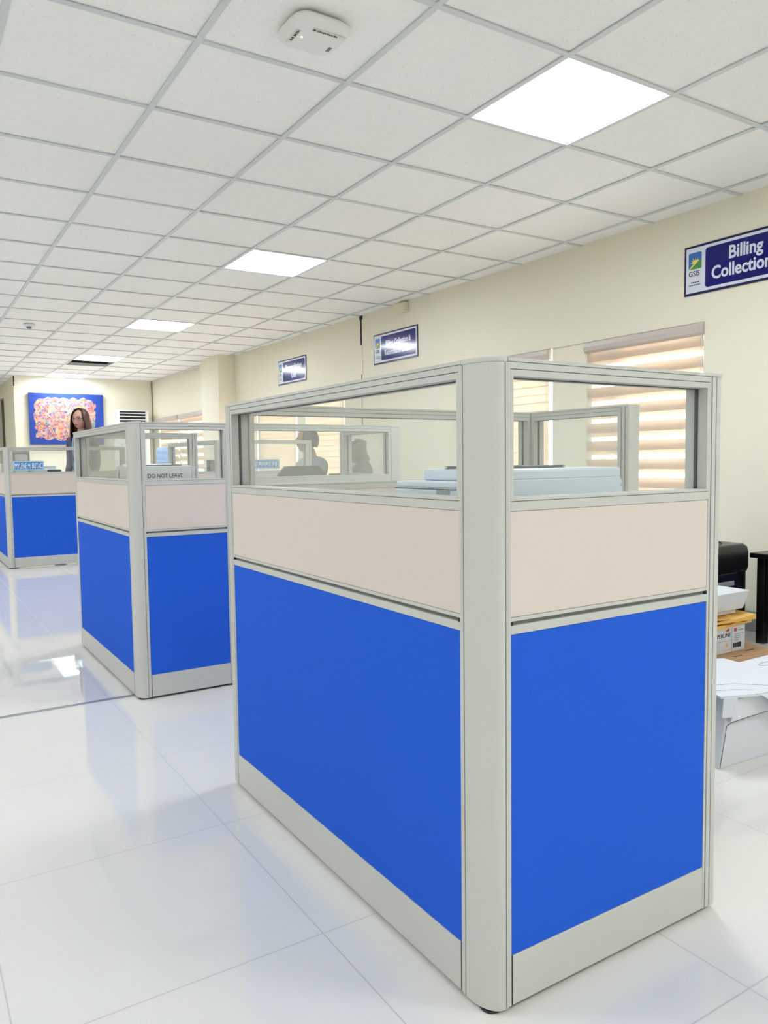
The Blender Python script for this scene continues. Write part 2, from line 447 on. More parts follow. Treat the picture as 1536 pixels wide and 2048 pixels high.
# expansion joints
bm = new_bm(); box(bm, -.004, -.012, 2.20, 0, .012, 2.455); box(bm, -.004, -.03, 2.455, 0, .03, 2.492); box(bm, -.003, -.004, 1.36, 0, .004, 1.95)
struct(on_wall(obj('trim_4', bm, M_DARK), 6.90))
bm = new_bm(); box(bm, -.005, -.026, 1.9, 0, .0, 2.2)
struct(on_wall(obj('trim_5', bm, mat('cream_tape', (232, 226, 200), .5)), 6.905))
struct(boxo('trim_6', (1.686, YFAR-.012, 2.33, 1.702, YFAR, H-.001), M_DARK))
struct(boxo('trim_7', (3.972, YFAR-.012, .0, 3.980, YFAR, H-.001), mat('brown_gap', (130, 112, 92), .7)))
boxq = tag(boxo('wall_switch', (1.68, 14.6, 1.62, 1.69, 14.7, 1.72), M_CREAMP), 'small wall switch on the side wall left of the painting', 'switch')

# ------------------------------------------------------------------ wall signs
M_LBLUE = mat('logo_blue', (40, 104, 180), .3); M_LGREEN = mat('logo_green', (70, 140, 70), .3); M_LYEL = mat('logo_yellow', (240, 226, 110), .3)
def sign(y_left, zc, label, lines, group='navy and white office signs', h=.294, wd=.757):
    t = thing('office_sign', label, 'sign', group=group); on_wall(t, y_left, zc - h/2)
    # local: s = distance to the right in the photo = -y
    bm = new_bm(); box(bm, -.008, -wd, 0, -.001, 0, h); obj('border', bm, M_BORDER, t, .001)
    boxo('white_face', (-.0095, -wd+.014, .014, -.008, -.014, h-.014), M_SIGNW, t)
    MM = Matrix(((0,0,-1,0),(-1,0,0,0),(0,1,0,0),(0,0,0,1)))  # (s, v, n) -> (-n, -s, v)
    bm = new_bm(); prism(bm, rrect(wd-.145-.028, h-.062, .018, 5, 0, 0), .0095, .0105, 0, MM @ Matrix.Translation(((.145 + wd-.028)/2, h/2, 0)))
    obj('navy_field', bm, M_NAVY, t)
    lg = new_bm(); cxl = .075
    LM = MM @ Matrix.Translation((cxl, h-.092, 0))
    prism(lg, rrect(.088, .098, .008, 3), .0095, .0102, 0, LM)
    prism(lg, [(-.044, -.049), (.044, -.049), (.044, .000), (.02, -.004), (-.01, -.02)], .0102, .0106, 1, LM)
    prism(lg, [(-.044, -.049), (-.036, -.049), (.03, .0), (.018, .004), (-.03, -.034)], .0106, .011, 2, LM)
    for k in range(6):
        a = rad(12 + k*34); L = .034 if k % 2 else .028
        px, py = -.002, -.012
        prism(lg, [(px - .006*sin(a), py + .006*cos(a)), (px + .006*sin(a), py - .006*cos(a)), (px + L*cos(a), py + L*sin(a))], .0106, .0112, 2, LM)
    obj('logo', lg, [M_LBLUE, M_LGREEN, M_LYEL], t)
    R = (pi/2, 0, -pi/2)
    text_mesh('lettering', 'GSIS', .044, M_INK, t, (-.0098, -.031, h-.182), R, .0003, .92)
    for k, (tw) in enumerate((.055, .08)):
        bm = new_bm(); 
        s = cxl - tw/2
        while s < cxl + tw/2:
            l = random.uniform(.004, .012); box(bm, -.0102, -(s+l), h-.222-.016*k, -.0095, -s, h-.222-.016*k+.006); s += l + .003
        obj('small_print', bm, M_INK, t)
    for (txt, s, v, size, sx, al) in lines:
        text_mesh('lettering', txt, size, M_SIGNW, t, (-.0108, -s, v), R, .0025*size/.1, sx, al)
    return t
sign(3.078, 2.1355, 'navy Billing Collection office sign, nearest one, cut by the right edge of the photo',
     [('Billing', .40, .168, .103, .86, 'CENTER'), ('Collection', .373, .072, .103, .86, 'CENTER')])
sign(6.652, 2.112, 'navy Billing, Collection and Reconciliation Division sign, middle one of three',
     [('Billing, Collection &', .437, .165, .072, .74, 'CENTER'), ('Reconciliation Division', .437, .075, .072, .70, 'CENTER')])
sign(8.89, 2.105, 'navy Reconciliation Unit sign, farthest of three on the wall',
     [('Reconciliation', .437, .165, .09, .84, 'CENTER'), ('Unit', .437, .062, .09, .84, 'CENTER')])

# ------------------------------------------------------------------ partition system
PT = .054      # panel thickness
Z = dict(bot=.0085, kt=.104, bt=.7005, mt=.731, ft=.921, gb=.944, gt=1.158, top=1.1895)
def panel(parent, ax, ay, ang, L, name='partition_panel', trim_end=True, near_gap=True, scale_z=1):
    """panel from (ax,ay) running along angle ang; local x = along, local y = 0 outer face .. PT inner face"""
    e = bpy.data.objects.new(name, None)
    M = Matrix.Translation((ax, ay, 0)) @ Matrix.Rotation(ang, 4, 'Z')
    st = .0065; endw = .034 if trim_end else 0
    L0 = L - endw
    fr = new_bm()
    # stiles
    box(fr, 0, 0, Z['bot'], st, PT, Z['top']-.007, 0, M); box(fr, L0-st, 0, Z['bot'], L0, PT, Z['top']-.007, 0, M)
    # inner glass jamb stiles (wider in the glass zone)
    for a, b_ in ((st, st+.007), (L0-st-.007, L0-st)): box(fr, a, .0, Z['gb'], b_, PT, Z['gt'], 0, M)
    # top rail: two strips with grooves
    for (z0, z1, d) in ((Z['gt'], 1.1695, 0), (1.1695, 1.1708, .0025), (1.1708, 1.1822, .0), (1.1822, 1.183, .002)):
        box(fr, st, d, z0, L0-st, PT-d, z1, 1 if d else 0, M)
    # cap
    box(fr, -.0, -.0015, 1.183, L, PT+.0015, Z['top'], 0, M)
    # sill rail under glass
    for (z0, z1, d) in ((Z['ft'], .938, 0), (.938, .939, .002), (.939, Z['gb'], -.0)):
        box(fr, st, d, z0, L0-st, PT-d, z1, 1 if d else 0, M)
    # mid rail with channel
    for (z0, z1, d) in ((Z['bt'], .7165, 0), (.7165, .724, .006), (.724, Z['mt'], .0)):
        box(fr, st, d, z0, L0-st, PT-d, z1, 1 if d else 0, M)
    for xx in (st, L0-st-.005):
        box(fr, xx, -.0004, .7165, xx+.005, .006, .724, 2, M)
    # core behind fabric
    box(fr, st, .006, Z['bot']+.02, L0-st, PT-.006, Z['bt'], 0, M); box(fr, st, .006, Z['mt'], L0-st, PT-.006, Z['ft'], 0, M)
    if trim_end:
        box(fr, L0, .004, Z['bot'], L0+.004, PT-.004, 1.183, 1, M)
        box(fr, L0+.004, 0, Z['bot'], L0+.016, PT, 1.183, 0, M)
        box(fr, L0+.016, .003, Z['bot'], L0+.020, PT-.003, 1.183, 1, M)
        box(fr, L0+.020, 0.001, Z['bot'], L, PT-.001, 1.183, 0, M)
    po = obj(name, fr, [M_FRAME, M_GROOVE, M_DARK], parent, .0008)
    fb = new_bm()
    for (y0, y1) in ((.0012, .006), (PT-.006, PT-.0012)): box(fb, st+.0008, y0, Z['mt']+.0008, L0-st-.0008, y1, Z['ft']-.0008, 0, M)
    obj('upper_fabric', fb, M_BEIGE, po)
    fb = new_bm()
    for (y0, y1) in ((.0012, .006), (PT-.006, PT-.0012)): box(fb, st+.0008, y0, Z['kt']+.0008, L0-st-.0008, y1, Z['bt']-.0008, 0, M)
    obj('lower_fabric', fb, M_BLUE, po)
    g = new_bm(); box(g, st+.007, PT/2-.0025, Z['gb'], L0-st-.007, PT/2+.0025, Z['gt'], 0, M); obj('glass_pane', g, M_GLASS, po)
    gs = new_bm()
    for a, b_ in ((st+.0071, st+.0085), (L0-st-.0085, L0-st-.0071)):
        box(gs, a, PT/2-.004, Z['gb'], b_, PT/2+.004, Z['gt'], 0, M)
    box(gs, st+.007, PT/2-.004, Z['gt']-.0015, L0-st-.007, PT/2+.004, Z['gt']-.0001, 0, M)
    obj('glass_gasket', gs, M_DGREY, po)
    k = new_bm()
    for (y0, y1) in ((-.0005, .005), (PT-.005, PT+.0005)): box(k, st+.003, y0, Z['bot']+.001, L0-st-.001, y1, Z['kt'], 0, M)
    obj('kick_plate', k, M_FRAME, po, .0008)
    kd = new_bm()
    box(kd, st-.0002, .0002, Z['bot']+.001, st+.003, .005, Z['kt'], 0, M)
    obj('kick_gap', kd, M_DARK, po)
    ft = new_bm()
    xs = (L-.03,) if trim_end else (L-.06,)
    for x in xs: lathe(ft, [(0, 0), (.019, 0), (.020, .002), (.018, .004), (.008, .0048), (.008, .011), (0, .011)], 16, 0, M @ Matrix.Translation((x, PT/2, 0)))
    obj('levelling_foot', ft, M_BLACKP, po)
    return po
def corner_post(parent, x, y, sx=1, sy=1):
    """rounded outer corner at (x,y); the body extends to +x*sx and +y*sy; flat faces continue the two panel faces"""
    r = .058; q = .0385; fx, fy = .0452, .0742
    def post_pts():
        p = [(fx, 0), (fx, PT+.0005), (PT, PT+.0005), (PT, fy), (0, fy)]
        p += [(0, r+.013), (.0035, r+.0125), (.0035, r+.0105), (0, r+.010), (0, r)]
        for k in range(1, 32):
            a = rad(180 + 90*k/32); p.append((q + q*cos(a), r + r*sin(a)))
        p += [(q, 0), (q+.0003, .0035), (q+.0023, .0035), (q+.0026, 0)]
        return p
    M = Matrix.Translation((x, y, 0)) @ Matrix.Diagonal((sx, sy, 1, 1))
    bm = new_bm(); prism(bm, post_pts(), Z['bot']-.0015, 1.181, 0, M)
    for f in bm.faces:
        if abs(f.normal.z) < .5: f.smooth = False
    po = obj('corner_post', bm, M_FRAME, parent)
    bm = new_bm(); prism(bm, [(q+.0004, .001), (q+.0022, .001), (q+.0022, .0036), (q+.0004, .0036)], Z['bot'], 1.181, 0, M)
    prism(bm, [(.001, r+.0105), (.0036, r+.0105), (.0036, r+.0125), (.001, r+.0125)], Z['bot'], 1.181, 0, M)
    obj('post_groove', bm, M_GROOVE, po)
    bm = new_bm()
    pp = [(fx, -.0015), (fx, PT), (PT, fy), (-.0015, fy), (-.0015, r)]
    for k in range(1, 32):
        a = rad(180 + 90*k/32); pp.append((q + (q+.0015)*cos(a), r + (r+.0015)*sin(a)))
    pp += [(q, -.0015)]
    prism(bm, pp, 1.181, 1.1905, 0, M); obj('post_cap', bm, M_FRAME, po, .003, 3)
    bm = new_bm(); lathe(bm, [(0, 0), (.021, 0), (.022, .003), (.019, .004), (.008, .0045), (.008, .009), (0, .009)], 20, 0, M @ Matrix.Translation((.027, .030, 0)))
    obj('levelling_foot', bm, M_BLACKP, po)
    return po
def inner_post(parent, x, y):
    bm = new_bm(); box(bm, x, y, Z['bot'], x+PT, y+PT, 1.178); box(bm, x-.001, y-.001, 1.178, x+PT+.001, y+PT+.001, 1.1905)
    po = obj('inner_post', bm, M_FRAME, parent, .002)
    bm = new_bm(); lathe(bm, [(0, 0), (.021, 0), (.022, .003), (.019, .004), (.008, .0045), (.008, .009), (0, .009)], 16, 0, Matrix.Translation((x+PT/2, y+PT/2, 0)))
    obj('levelling_foot', bm, M_BLACKP, po); return po

# near cubicle
XA, YB = .8577, 1.0275
t1 = thing('cubicle_partition', 'large near cubicle of blue and beige panels with a rounded grey corner post', 'cubicle', (0, 0, 0))
corner_post(t1, XA, YB)
# side A runs +y; local y (outer->inner) must be +x : mirror by building with angle 90deg and negative -> use helper
def panelA(parent, x, y0, y1, **k):   # outer face at x, looking to -x ; runs from y0 to y1
    po = panel(parent, 0, 0, 0, y1-y0, **k)
    for o in [po] + list(po.children):
        o.data.transform(Matrix(((0, 1, 0, x), (1, 0, 0, y0), (0, 0, 1, 0), (0, 0, 0, 1)))); o.data.flip_normals()
    return po
def panelB(parent, x0, x1, y, **k):   # outer face at y, looking to -y
    return panel(parent, x0, y, 0, x1-x0, **k)
panelA(t1, XA, YB+.0745, 2.2736)
panelB(t1, XA+.0455, 1.5084, YB)
# rear return
panelB(t1, XA+PT+.002, 2.06, 2.215, trim_end=False)
inner_post(t1, 2.062, 2.215)
def panelAr(parent, x, y_far, y_near, **k):  # outer face x, running towards the camera
    po = panel(parent, 0, 0, 0, y_far-y_near, **k)
    for o in [po] + list(po.children):
        o.data.transform(Matrix(((0, 1, 0, x), (-1, 0, 0, y_far), (0, 0, 1, 0), (0, 0, 0, 1))))
    return po
panelAr(t1, 2.062, 2.213, 1.745)

# middle cubicle
XM, YM = .8278, 3.2972
t2 = thing('cubicle_partition', 'middle cubicle of blue and beige panels behind the near one, with a DO NOT LEAVE note showing inside', 'cubicle')
corner_post(t2, XM, YM)
panelA(t2, XM, YM+.0745, YM+1.246)
panelB(t2, XM+.0455, 1.245, YM, trim_end=False); panelB(t2, 1.247, 2.118, YM, trim_end=False)
inner_post(t2, 2.12, YM)
panelA(t2, 2.12, YM+PT+.002, 3.84)
panelB(t2, XM+PT+.002, 1.515, 4.487)

# back cubicle
XB, YBk = .873, 8.29
t3 = thing('cubicle_partition', 'far left cubicle of blue and beige panels carrying a blue name plate behind the walkway', 'cubicle')
corner_post(t3, XB, YBk)
panelA(t3, XB, YBk+.0745, YBk+1.2); panelA(t3, XB, YBk+1.202, YBk+2.4)
panelB(t3, XB+.0455, 1.62, YBk, trim_end=False); panelB(t3, 1.622, 2.02, YBk)

# fourth cubicle behind
t4 = thing('cubicle_partition', 'cubicle behind the glass of the middle one, in front of the seated man', 'cubicle')
panelB(t4, 2.156, 2.915, 5.76); inner_post(t4, 2.10, 5.76); panelA(t4, 2.10, 5.816, 7.05)

# ------------------------------------------------------------------ name plates
M_PLATE = mat('name_plate_blue', (64, 136, 206), .35); M_PLW = mat('name_plate_white', (226, 238, 248), .4)
def name_plate(x0, x1, y, z0, z1, label, txt, size, sx):
    t = thing('name_plate', label, 'name plate', (x0, y, z0), 0, 'blue name plates'); wd, h = x1-x0, z1-z0
    boxo('plate', (0, -.006, 0, wd, -.001, h), mat('name_plate_border', (170, 206, 236), .4), t, .001)
    boxo('blue_field', (.012, -.0072, .014, wd-.012, -.006, h-.012), M_PLATE, t)
    if txt: text_mesh('lettering', txt, size, M_PLW, t, (wd/2, -.0078, h/2-size*.34), (pi/2, 0, 0), size*.022, sx, 'CENTER')
    else:
        bm = new_bm(); x = .02
        while x < wd-.03:
            l = random.choice((.010, .016, .018)); box(bm, x, -.0078, .022, x+.004, -.0072, h-.020); box(bm, x, -.0078, random.choice((.022, .035, h-.026)), x+l, -.0072, h-.020); x += l + .005
        obj('lettering', bm, M_PLW, t)
    return t
name_plate(.948, 1.226, YBk, .958, 1.052, 'sharply readable blue name plate on the far left cubicle', 'MYLENE M. BUTAC', .072, .41)
name_plate(2.345, 2.62, 5.76, .955, 1.035, 'blue name plate with unreadable white letters, seen left through the near glass', '', .060, .62)
t = thing('paper_notice', 'white paper notice ending in the letter C on the side of the far left cubicle', 'notice', (XB-.003, 8.55, .945))
boxo('sheet', (-.002, 0, 0, 0, .5, .085), M_WHITE, t)
text_mesh('lettering', 'C', .05, M_INK, t, (-.0025, .06, .01), (pi/2, 0, -pi/2), .0008)

# ------------------------------------------------------------------ desks inside the cubicles
def desk(x0, y0, x1, y1, label):
    t = thing('desk', label, 'desk', (x0, y0, 0)); w_, d_ = x1-x0, y1-y0
    boxo('desktop', (0, 0, .715, w_, d_, .74), M_DESK, t, .003)
    boxo('leg_panel', (.01, .03, 0, .035, d_-.03, .715), M_SOFTG, t); boxo('leg_panel', (w_-.035, .03, 0, w_-.01, d_-.03, .715), M_SOFTG, t)
    boxo('modesty_panel', (.035, d_-.06, .3, w_-.035, d_-.045, .715), M_SOFTG, t)
    return t
desk(XA+PT+.01, YB+PT+.01, 1.46, 2.19, 'laminate desk inside the near cubicle under the white printer')
desk(XM+PT+.01, YM+PT+.01, 1.46, 4.47, 'laminate desk inside the middle cubicle')
desk(XB+PT+.01, YBk+PT+.01, 1.43, 8.99, 'laminate desk inside the far left cubicle')
desk(2.18, 6.77, 2.74, 7.3, 'laminate desk behind the fourth cubicle side panel')

# near printer
t = thing('office_printer', 'large white office printer inside the near cubicle behind the glass', 'printer', (0, 0, .74))
ox, oy = .955, 1.145
boxo('body', (ox, oy, .0, 1.338, 1.475, .214), M_COOLW, t, .006)
boxo('scanner_lid', (ox+.006, oy+.001, .2145, 1.336, 1.475, .2275), M_COOLW, t, .004)
boxo('document_cover', (ox+.055, oy+.004, .228, 1.334, 1.44, .2535), M_COOLW, t, .006)
boxo('side_panel', (.985, oy-.003, .03, 1.325, oy-.0002, .232), M_COOLW, t, .002)
bm = new_bm(); box(bm, ox-.0008, 1.20, .2105, ox, 1.47, .213); obj('drawer_gap', bm, M_DGREY, t)
boxo('drawer_handle', (ox-.002, 1.265, .178, ox-.0001, 1.31, .2105), M_SOFTG, t, .0006)
st = boxo('sticker', (ox-.0012, 1.345, .146, ox-.0001, 1.45, .168), M_WHITE, t)
boxo('print', (ox-.0018, 1.425, .149, ox-.0012, 1.436, .165), M_INK, st)
bm = new_bm(); box(bm, ox-.0018, 1.365, .159, ox-.0012, 1.42, .1615); box(bm, ox-.0018, 1.39, .152, ox-.0012, 1.42, .154); obj('print', bm, M_SOFTG, st)
t = thing('document_folder', 'thin dark folder lying on top of the near white printer', 'folder', (1.03, 1.20, .9937), rad(6))
boxo('cover', (0, 0, 0, .21, .16, .0012), M_DGREY, t); boxo('papers', (.004, .003, .0012, .205, .157, .004), M_SOFTG, t); boxo('cover', (0, 0, .004, .21, .16, .0052), M_DGREY, t)

# middle cubicle printer with note
t = thing('office_printer', 'white printer box with DO NOT LEAVE written on it inside the middle cubicle', 'printer', (0, 0, .74))
boxo('body', (.90, 3.50, 0, 1.150, 3.82, .262), M_WHITE, t, .004)
boxo('side_cover', (1.151, 3.502, 0, 1.166, 3.82, .258), M_COOLW, t, .003)
boxo('top_tray', (1.01, 3.52, .2622, 1.11, 3.78, .267), M_DGREY, t, .001)
text_mesh('lettering', 'DO NOT LEAVE', .0265, M_INK, t, (.946, 3.4992, .208), (pi/2, 0, 0), .0003, .86)
# receipt style printer seen through side glass
t = thing('desktop_printer', 'curved white and charcoal desktop printer behind the side glass of the middle cubicle', 'printer', (1.02, 4.10, .74))
bm = new_bm()
pf = [(.0, .0), (.0, .16), (.02, .22), (.06, .255), (.13, .27), (.20, .262), (.24, .23), (.25, 0)]
def extr(bm, pf, y0, y1, mi=0):
    a = [bm.verts.new((y0, p[0], p[1])) for p in pf]; b_ = [bm.verts.new((y1, p[0], p[1])) for p in pf]
    bm.faces.new(a).material_index = mi; bm.faces.new(b_[::-1]).material_index = mi
    for i in range(len(pf)): bm.faces.new((a[i], b_[i], b_[(i+1) % len(pf)], a[(i+1) % len(pf)])).material_index = mi
bm = new_bm(); extr(bm, [(p[0]*1.3, p[1]) for p in pf], 0, .27); obj('body', bm, M_WHITE, t, .004)
bm = new_bm(); extr(bm, [(.16, .02), (.12, .17), (.15, .24), (.20, .252), (.24, .22), (.27, .02)], -.004, -.0005); obj('side_stripe', bm, M_DGREY, t)
boxo('paper_slot', (-.003, .05, .12, -.0002, .10, .15), M_DGREY, t)
bm = new_bm(); extr(bm, [(.0, .1), (.01, .2), (.04, .24), (.11, .24), (.10, .1)], -.003, -.0004); obj('side_plate', bm, M_SOFTG, t)

# monitor and calendar behind fourth panel
t = thing('computer_monitor', 'dark monitor seen at an angle behind glass, left of the near cubicle', 'monitor', (2.46, 6.9, .74), rad(60))
boxo('screen_housing', (-.2, -.02, .07, .2, .012, .30), M_DGREY, t, .006)
boxo('screen', (-.19, -.0215, .08, .19, -.0202, .29), M_BLACKP, t)
boxo('stand', (-.02, .012, .005, .02, .03, .2), M_DGREY, t); boxo('stand_base', (-.1, -.06, 0, .1, .08, .008), M_DGREY, t, .002)
t = thing('desk_calendar', 'white standing desk calendar beside the dark monitor', 'calendar', (2.62, 7.0, .74), rad(10))
boxo('page_block', (-.05, -.01, .0, .05, .0, .31), M_WHITE, t)
bm = new_bm()
for k in range(4): box(bm, -.03, -.0115, .23+.018*k, .02+.005*(k % 2), -.0102, .238+.018*k)
obj('print', bm, M_SOFTG, t)

# things on the far left desk
t = thing('desktop_printer', 'pale grey printer on the far left cubicle desk', 'printer', (1.17, 8.55, .74))
boxo('body', (0, 0, 0, .22, .3, .235), M_WHITE, t, .01); boxo('paper_tray', (.04, -.012, .05, .18, -.0005, .09), M_SOFTG, t); boxo('top_lid', (.01, .01, .2355, .21, .29, .262), M_COOLW, t, .006)
t = thing('desk_telephone', 'dark telephone on the far left desk beside the woman', 'telephone', (1.255, 8.36, .74))
bm = new_bm(); box(bm, 0, 0, 0, .17, .17, .20); 
for v in bm.verts:
    if v.co.z > .1: v.co.x = .085 + (v.co.x-.085)*.6; v.co.y = .085+(v.co.y-.085)*.7
obj('base', bm, M_DGREY, t, .01); boxo('handset', (.02, .03, .2005, .15, .07, .225), M_BLACKP, t, .01)
t = thing('picture_frame', 'grey frame with a pinkish picture just behind the far left name plate', 'picture frame', (1.0, 8.75, .74), rad(-8))
bm = new_bm()
for q in ((0,0,.16,.03),(0,.39,.16,.42),(0,.03,.02,.39),(.14,.03,.16,.39)): box(bm, q[0], 0, q[1], q[2], .02, q[3])
obj('frame', bm, M_SOFTG, t, .002)
boxo('picture', (.02, .008, .03, .14, .012, .39), mat('picture_paper', (226, 220, 214), .6), t)
bm = new_bm(); lathe(bm, [(0, 0), (.045, 0), (.05, .02), (.03, .05), (0, .055)], 14, 0, Matrix.Translation((.08, .0, .24)) @ Matrix.Diagonal((1, .1, 1, 1))); obj('pink_motif', bm, mat('pink_print', (222, 150, 150), .6), t)

# ------------------------------------------------------------------ far wall: painting and air conditioner
m = bpy.data.materials.new('abstract_paint'); m.use_nodes = True; nt = m.node_tree; b = nt.nodes['Principled BSDF']; MATS['abstract_paint'] = m
b.inputs['Roughness'].default_value = .6
tc = nt.nodes.new('ShaderNodeTexCoord')
nz = nt.nodes.new('ShaderNodeTexNoise'); nz.inputs['Scale'].default_value = 5; nt.links.new(tc.outputs['Object'], nz.inputs['Vector'])
vm = nt.nodes.new('ShaderNodeVectorMath'); vm.operation = 'SCALE'; nt.links.new(nz.outputs['Color'], vm.inputs[0]); vm.inputs['Scale'].default_value = .25
va = nt.nodes.new('ShaderNodeVectorMath'); nt.links.new(tc.outputs['Object'], va.inputs[0]); nt.links.new(vm.outputs[0], va.inputs[1])
v1 = nt.nodes.new('ShaderNodeTexVoronoi'); v1.inputs['Scale'].default_value = 30; nt.links.new(va.outputs[0], v1.inputs['Vector'])
hs = nt.nodes.new('ShaderNodeSeparateColor'); nt.links.new(v1.outputs['Color'], hs.inputs[0])
ramp = nt.nodes.new('ShaderNodeValToRGB'); r = ramp.color_ramp; r.interpolation = 'CONSTANT'
cols = [(214, 116, 104), (220, 184, 120), (206, 90, 118), (110, 158, 158), (220, 160, 110), (146, 108, 170), (222, 200, 160), (84, 98, 160), (216, 100, 78), (214, 160, 176)]
cols = [tuple(v*.86 for v in c) for c in cols]; r.elements[0].color = lin(cols[0]); r.elements[1].position = .1; r.elements[1].color = lin(cols[1])
for k in range(2, 10):
    e = r.elements.new(k*.1); e.color = lin(cols[k])
nt.links.new(hs.outputs[0], ramp.inputs[0])
wv = nt.nodes.new('ShaderNodeTexVoronoi'); wv.feature = 'DISTANCE_TO_EDGE'; wv.inputs['Scale'].default_value = 30; nt.links.new(va.outputs[0], wv.inputs['Vector'])
ed = mth('LESS_THAN', wv.outputs['Distance'], .05)
mxe = nt.nodes.new('ShaderNodeMix'); mxe.data_type = 'RGBA'; nt.links.new(ed, mxe.inputs['Factor']); nt.links.new(ramp.outputs[0], mxe.inputs['A']); mxe.inputs['B'].default_value = lin((204, 160, 146))
# lobed outline on blue ground (object coordinates: x 0..1.15, z 0..0.86)
sp = nt.nodes.new('ShaderNodeSeparateXYZ'); nt.links.new(tc.outputs['Object'], sp.inputs[0])
dx = mth('ABSOLUTE', mth('DIVIDE', mth('SUBTRACT', sp.outputs[0], .575), .545)); dz = mth('ABSOLUTE', mth('DIVIDE', mth('SUBTRACT', sp.outputs[2], .43), .39))
dd = mth('ADD', mth('POWER', dx, 5.0), mth('POWER', dz, 5.0))
v2 = nt.nodes.new('ShaderNodeTexVoronoi'); v2.inputs['Scale'].default_value = 8; nt.links.new(tc.outputs['Object'], v2.inputs['Vector'])
inside = mth('LESS_THAN', mth('ADD', dd, mth('MULTIPLY', v2.outputs['Distance'], .7)), 1.0)
mf = nt.nodes.new('ShaderNodeMix'); mf.data_type = 'RGBA'; nt.links.new(inside, mf.inputs['Factor']); mf.inputs['A'].default_value = lin((24, 60, 150)); nt.links.new(mxe.outputs['Result'], mf.inputs['B'])
nt.links.new(mf.outputs['Result'], b.inputs['Base Color'])
t = thing('abstract_painting', 'large colourful abstract painting with blue edges on the far wall', 'painting', (1.905, YFAR-.06, 1.355))
boxo('canvas', (0, 0, 0, 1.20, .045, .87), MATS['abstract_paint'], t)
boxo('stretcher', (.02, .0455, .02, 1.18, .058, .85), mat('blue_edge', (20, 46, 120), .7), t)

t = thing('air_conditioner', 'tall white floor standing air conditioner in the far corner', 'air conditioner', (3.27, YFAR-.36, 0))
bm = new_bm(); prism(bm, rrect(.56, .32, .05, 6, .28, .17), .0, 1.955); obj('cabinet', bm, M_WHITE, t, .01)
boxo('grille_recess', (.045, .004, 1.66, .485, .0095, 1.93), M_BLACKP, t)
bm = new_bm()
for k in range(5): box(bm, .045, -.004, 1.67+.054*k, .485, .0035, 1.686+.054*k)
obj('louvre', bm, M_WHITE, t)
boxo('intake_grille', (.06, .004, .12, .47, .0095, .9), M_SOFTG, t); boxo('control_panel', (.2, .004, 1.45, .36, .0095, 1.55), M_DGREY, t)

t = thing('water_dispenser', 'white water dispenser near the far wall holding a blue bottle', 'water dispenser', (3.53, 12.0, 0))
boxo('cabinet', (-.15, -.15, 0, .15, .15, .93), M_WHITE, t, .015); boxo('tap_recess', (-.11, -.1515, .55, .11, -.1502, .8), M_SOFTG, t)
bm = new_bm(); lathe(bm, [(0, -.2), (.006, -.2)], 8); bm.free()
M_BOTTLE = mat('blue_bottle', (150, 188, 240), .15, coat=.3)
bm = new_bm(); lathe(bm, [(0, .931), (.04, .931), (.05, .96), (.13, .99), (.135, 1.05), (.128, 1.06), (.135, 1.07), (.135, 1.15), (.128, 1.16), (.135, 1.17), (.133, 1.235), (.1, 1.26), (0, 1.265)], 24)
o = obj('water_bottle', bm, M_BOTTLE); o.location = (3.53, 12.0, 0.0); tag(o, 'light blue water bottle standing upside down on the dispenser', 'water bottle')

